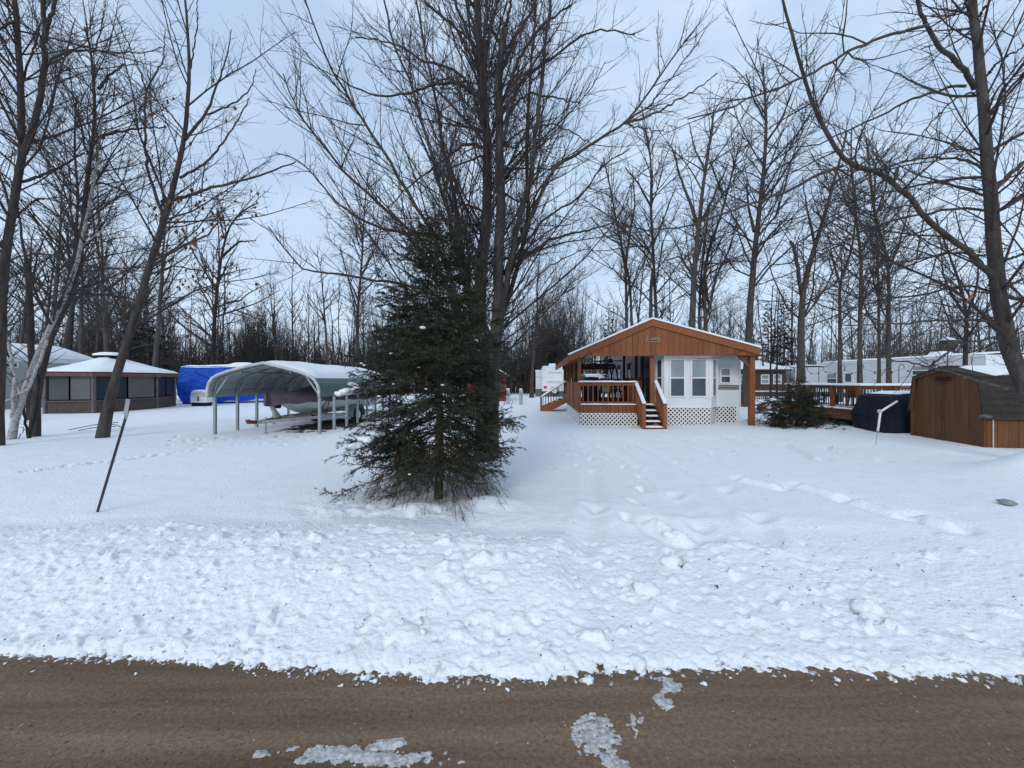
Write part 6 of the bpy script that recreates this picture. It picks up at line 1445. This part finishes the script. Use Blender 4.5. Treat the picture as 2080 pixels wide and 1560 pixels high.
mid('thick dark trunk standing at the far left behind the birch', 16, [([(60, 855), (64, 740), (62, 640), (58, 560), (55, 525)], 17, 15, 0), ([(58, 545), (45, 500), (40, 440), (20, 360)], 9, 3, 1), ([(62, 600), (75, 520), (110, 440)], 6, 2, -1)], 214, .9, 'bark_dark', None)
mid('dark trunk just right of the birch behind the gazebo', 30, [([(140, 815), (142, 720), (148, 600), (152, 500), (160, 400), (150, 300), (155, 200)], 12, 4, 0), ([(150, 520), (190, 440), (230, 380)], 6, 2, 1), ([(148, 600), (110, 540), (80, 480)], 6, 2, -1)], 215, 1.0, 'bark_dark', None)
for k, (px, py0, w, Y, l_) in enumerate(((1565, 640, 5, 28, 'thin dark sapling in front of the brown house, left of a pair'), (1578, 650, 5, 28.5, 'thin dark sapling in front of the brown house, right of a pair'))):
    traced_tree('young_tree', l_, 'young tree', Y, [([(px, 830), (px, 760), (px + 2, 690), (px + 1, py0), (px + 5, py0 - 60)], w, 2, 0)], M['bark_dark'], M['twig_far'], 230 + k, K=12, lv=((1.2, .25, 1, .9, .2, .3, 5, .2, .1), (2, .1, 1, .8, .2, .4, 3, .1, .1)), rmin=.009, group='pair of saplings by the brown house')

# ================================================================= SPRUCES
def prof_main(a, h):
    side = math.cos(a)                       # -1 left, +1 right in the picture
    L = np.interp(h, [0, .05, .12, .18, .24, .32, .42, .55, .64, .74, .85, .93, 1], [.5, .7, 1.0, 1.40, 1.36, 1.0, 1.02, 1.08, .96, .74, .50, .32, .12])
    R_ = np.interp(h, [0, .05, .12, .18, .24, .32, .42, .55, .64, .74, .85, .93, 1], [.5, .6, .75, .95, 1.02, .98, 1.05, 1.05, .92, .68, .47, .30, .12])
    w = .5 + .5 * side; k = (1 - .45 * max(0, -math.sin(a))) if h < .2 else 1
    return (L * (1 - w) + R_ * w) * k
sx, sy = X(889, 5.15), 5.15
sp_root, _ = spruce('spruce_tree', 'dark green spruce with drooping branches standing in front of the big maple', (sx, sy, .08), 3.75, prof_main, 262, 31, twden=17, hmin=.085, trunk_r=.055, droop=.26, ndl=.027, ndw=.0088, nden=150, tiers=19, lumps=40, dead=60)
# snow lumps on its branches
b = MB()
for i, (px, py, dy, r) in enumerate(((705, 795, -.1, .085), (726, 790, 0, .07), (690, 800, .05, .07), (745, 893, -.45, .085), (765, 880, -.4, .08), (722, 905, -.5, .07), (700, 915, -.5, .05), (795, 718, -.5, .02), (740, 742, -.2, .022), (735, 738, -.2, .02), (900, 782, -.6, .02), (770, 805, -.5, .02), (865, 790, -.7, .018), (790, 752, -.5, .015), (800, 780, -.5, .016))):
    p = Pt(px, py, sy + dy); MB().blob((p[0] - sx, p[1] - sy, p[2] - .08), r, r * .5, i, .7, 8, 12).build('snow_lump', M['snow'], sp_root, True)
def cone(r): return lambda a, h: r * (1 - h) ** .8 * (1 if h > .12 else .8) + .05
spruce('spruce_bush', 'small wide spruce bush to the right of the cottage', (X(1618, 13.2), 13.2, .02), 1.75, lambda a, h: float(np.interp(h, [0, .1, .25, .5, .8, 1], [1.1, 1.3, 1.15, .75, .3, .05])), 120, 41, twden=15, hmin=.05, trunk_r=.035, droop=.05, ndl=.04, ndw=.012, nden=110)
far_sp = [(300, 585, 33, 2.7, 'broad dark pine standing behind the gazebo', 0), (1237, 612, 44, 1.6, 'narrow dark spruce behind the left slope of the cottage roof', 1), (1158, 655, 46, 1.4, 'small dark spruce left of the cottage roof', 2),
          (1560, 610, 40, 1.9, 'dark spruce left of a pair behind the brown house', 3), (1592, 588, 41, 2.0, 'taller dark spruce right of a pair behind the brown house', 4), (262, 640, 36, 2.2, 'shorter dark pine left of the broad pine behind the gazebo', 5), (1446, 668, 46, 1.2, 'small spruce peeking above the right slope of the roof', 6), (2010, 690, 60, 1.6, 'distant small spruce right of the black barked tree', 7)]
for (px, py, Y, r, l_, k) in far_sp:
    spruce('spruce_tree', l_, (X(px, Y), Y, 0), Z(py, Y), cone(r), 84, 50 + k, twden=4.5, ndl=.17, ndw=.07, nden=34, sub=False, hmin=.08, mats=('needles_far', 'needles_far'), trunk_r=.13, far=True, droop=.3, group='dark conifers behind the buildings')

# ================================================================= THE WOOD BEHIND
def proto(seed, H, spread, first, r0, dens=1.0):
    rng = np.random.default_rng(seed); K = 14; s = np.linspace(0, 1, K)
    tp = np.stack([.12 * np.cumsum(rng.normal(0, .45, K)) * s, .12 * np.cumsum(rng.normal(0, .45, K)) * s, s * H - .2], 1)[None]; tr = (r0 * (1 - .88 * s))[None]
    lim, lr_ = grow(rng, tp, tr, 2.0 * dens, first, .98, .75, .22, spread, 9, .75, .07, .016, .014, lt=.6)
    p2, r2 = grow(rng, np.concatenate([lim]), lr_, 1.5 * dens, .15, 1, .75, .25, .38, 5, .25, .1, .012, .011)
    p3, r3 = grow(rng, p2, r2, 3.6 * dens, .1, 1, .75, .25, .45, 3, .2, .14, .012, .011)
    v, q = merge([tubes(tp, tr, 7), tubes(lim, lr_, 4)]); tm_ = mesh_np('trunk', v, q); tm_.materials.append(M['bark_far'])
    v, q = merge([tubes(p2, r2, 3), tubes(p3, r3, 3)]); cm_ = mesh_np('crown', v, q); cm_.materials.append(M['twig_far'])
    return tm_, cm_
protos = [proto(300, 13, .36, .35, .17), proto(301, 14, .30, .42, .14), proto(302, 11, .42, .28, .14), proto(303, 12.5, .28, .5, .11, 1.2), proto(304, 9.5, .40, .25, .10, 1.2), proto(305, 8, .36, .2, .08, 1.3), proto(306, 15, .33, .5, .2)]
fr = np.random.default_rng(77)
zones = [  # px range, depth range, number, protos, scale, label, group
    (-120, 330, 24, 46, 26, (0, 1, 2, 6), (.85, 1.15), 'bare tree crowding the wood behind the gazebo and left trailer', 'wood behind the gazebo'),
    (330, 720, 42, 62, 44, (1, 3, 4, 5, 3), (.85, 1.3), 'bare tree in the wood behind the blue tarp and carport', 'wood behind the carport'),
    (720, 1140, 44, 64, 42, (1, 3, 4, 5, 3), (.85, 1.25), 'bare tree in the wood behind the spruce and travel trailer', 'wood behind the spruce'),
    (1140, 1560, 36, 60, 34, (0, 1, 2, 3, 4), (.8, 1.05), 'bare tree in the wood above the cottage roof', 'wood behind the cottage'),
    (1560, 2220, 40, 62, 46, (0, 1, 3, 4, 2), (.8, 1.08), 'bare tree in the wood behind the white trailers', 'wood behind the trailers')]
KIND = {0: 'straight grey', 1: 'slim upright', 2: 'broad crowned', 3: 'slender high crowned', 4: 'short bushy', 5: 'small thin', 6: 'thick tall'}
for (x0, x1, ya, yb, n, ps, sc, l_, g_) in zones:
    for i in range(n):
        k = int(fr.choice(ps)); Y = fr.uniform(ya, yb); px = x0 + (x1 - x0) * (i + fr.uniform(-.4, .4) + .5) / n
        s_ = fr.uniform(*sc)
        root = thing('bare_tree', KIND[k] + ' ' + l_, 'tree', (X(px, Y), Y, 0), fr.uniform(0, 6.28), KIND[k] + ' trees, ' + g_); root.scale = (s_, s_, s_ * fr.uniform(.88, 1.15)); root.rotation_euler = (fr.normal(0, .05), fr.normal(0, .05), root.rotation_euler[2])
        link('trunk', protos[k][0], None, root); link('crown', protos[k][1], None, root)
# the far wood and its undergrowth: one mass nobody could count
def mass(name, n, ya, yb, pxa, pxb, h0, h1, r0, seed, m, kids=1.2, kids2=2.0, rt=.016):
    rng = np.random.default_rng(seed); K = 4; s = np.linspace(0, 1, K)
    Y = rng.uniform(ya, yb, n); px = rng.uniform(pxa, pxb, n); h = rng.uniform(h0, h1, n) * (.45 + .95 * vnoise(px * .017 + seed, Y * .05)); lean = rng.normal(0, .08, (n, 2))
    P_ = np.zeros((n, K, 3)); P_[:, :, 0] = ((px - CX) / F * Y)[:, None] + (lean[:, 0] * h)[:, None] * s + rng.normal(0, .04, (n, K)) * h[:, None] * .3; P_[:, :, 1] = Y[:, None] + (lean[:, 1] * h)[:, None] * s; P_[:, :, 2] = s * h[:, None] - .1
    R_ = np.maximum(r0 * rng.uniform(.5, 1.4, n)[:, None] * (1 - .8 * s), rt)
    pr = [tubes(P_, R_, 3)]; c, r = grow(rng, P_, R_, kids, .12, 1, .75, .3, .34, 2, .35, .14, .012, rt); pr.append(tubes(c, r, 3))
    c2, r2 = grow(rng, c, r, kids2, .1, 1, .8, .3, .5, 2, .1, .1, .01, rt, lmin=.25); pr.append(tubes(c2, r2, 3))
    v, q = merge(pr); tag(link(name, mesh_np(name, v, q), m), kind='stuff')
mass('far_wood', 760, 48, 82, -300, 1180, 7, 15, .10, 81, M['bark_far'], 1.7, 1.8, .018)
mass('far_wood', 560, 58, 95, 1180, 2400, 8, 15, .09, 85, M['bark_far'], 1.4, 2.0, .017)
mass('undergrowth', 1700, 46, 60, -250, 1250, 2.0, 5.0, .03, 82, M['twig_far'], 1.8, 2.4, .016)
mass('undergrowth', 1150, 44, 56, 330, 1150, 4.5, 9, .045, 86, M['twig_far'], 1.8, 2.2, .019)
mass('undergrowth', 1100, 48, 66, 1250, 2350, 1.5, 4.0, .03, 83, M['twig_far'], 1.6, 2.2, .015)
mass('undergrowth', 620, 31, 42, -250, 345, 2.0, 5.5, .025, 84, M['twig_far'], 1.8, 2.4, .012)
# fallen branch under the oak
b = MB(); p0 = Pt(140, 871, 12.6)
for (a, c) in (((140, 873), (240, 858)), ((160, 874), (235, 866)), ((200, 864), (222, 848)), ((225, 862), (250, 870))):
    A, B = Pt(*a, 12.6) - p0, Pt(*c, 12.3) - p0; b.tube([tuple(A), tuple((A + B) / 2 + (0, 0, .04)), tuple(B)], .012, 5)
tag(b.build('fallen_branch', M['bark_dark'], loc=tuple(p0)), 'thin fallen branch lying on the snow left of the oak', 'branch')
b = MB(); p0 = Pt(16, 957, 7.0); b.tube([(-.08, 0, -.03), (0, 0, 0.02), (.08, .03, .08)], .008, 5); tag(b.build('stick', M['rust'], loc=tuple(p0)), 'short red brown stick poking from snow at the left edge', 'stick')
b = MB(); p0 = Pt(1648, 876, 12.2); rr_ = random.Random(9)
for i in range(8): a = rr_.uniform(-.6, .9); b.tube([(0, 0, -.05), (.3 * math.cos(a) * (1 if i % 2 else -1), rr_.uniform(-.1, .1), .12 + .2 * math.sin(a))], .012, 5)
tag(b.build('dead_stalks', M['rust'], loc=tuple(p0)), 'brown dead stalks sticking out of the snow mound by the spruce bush', 'dead plant')
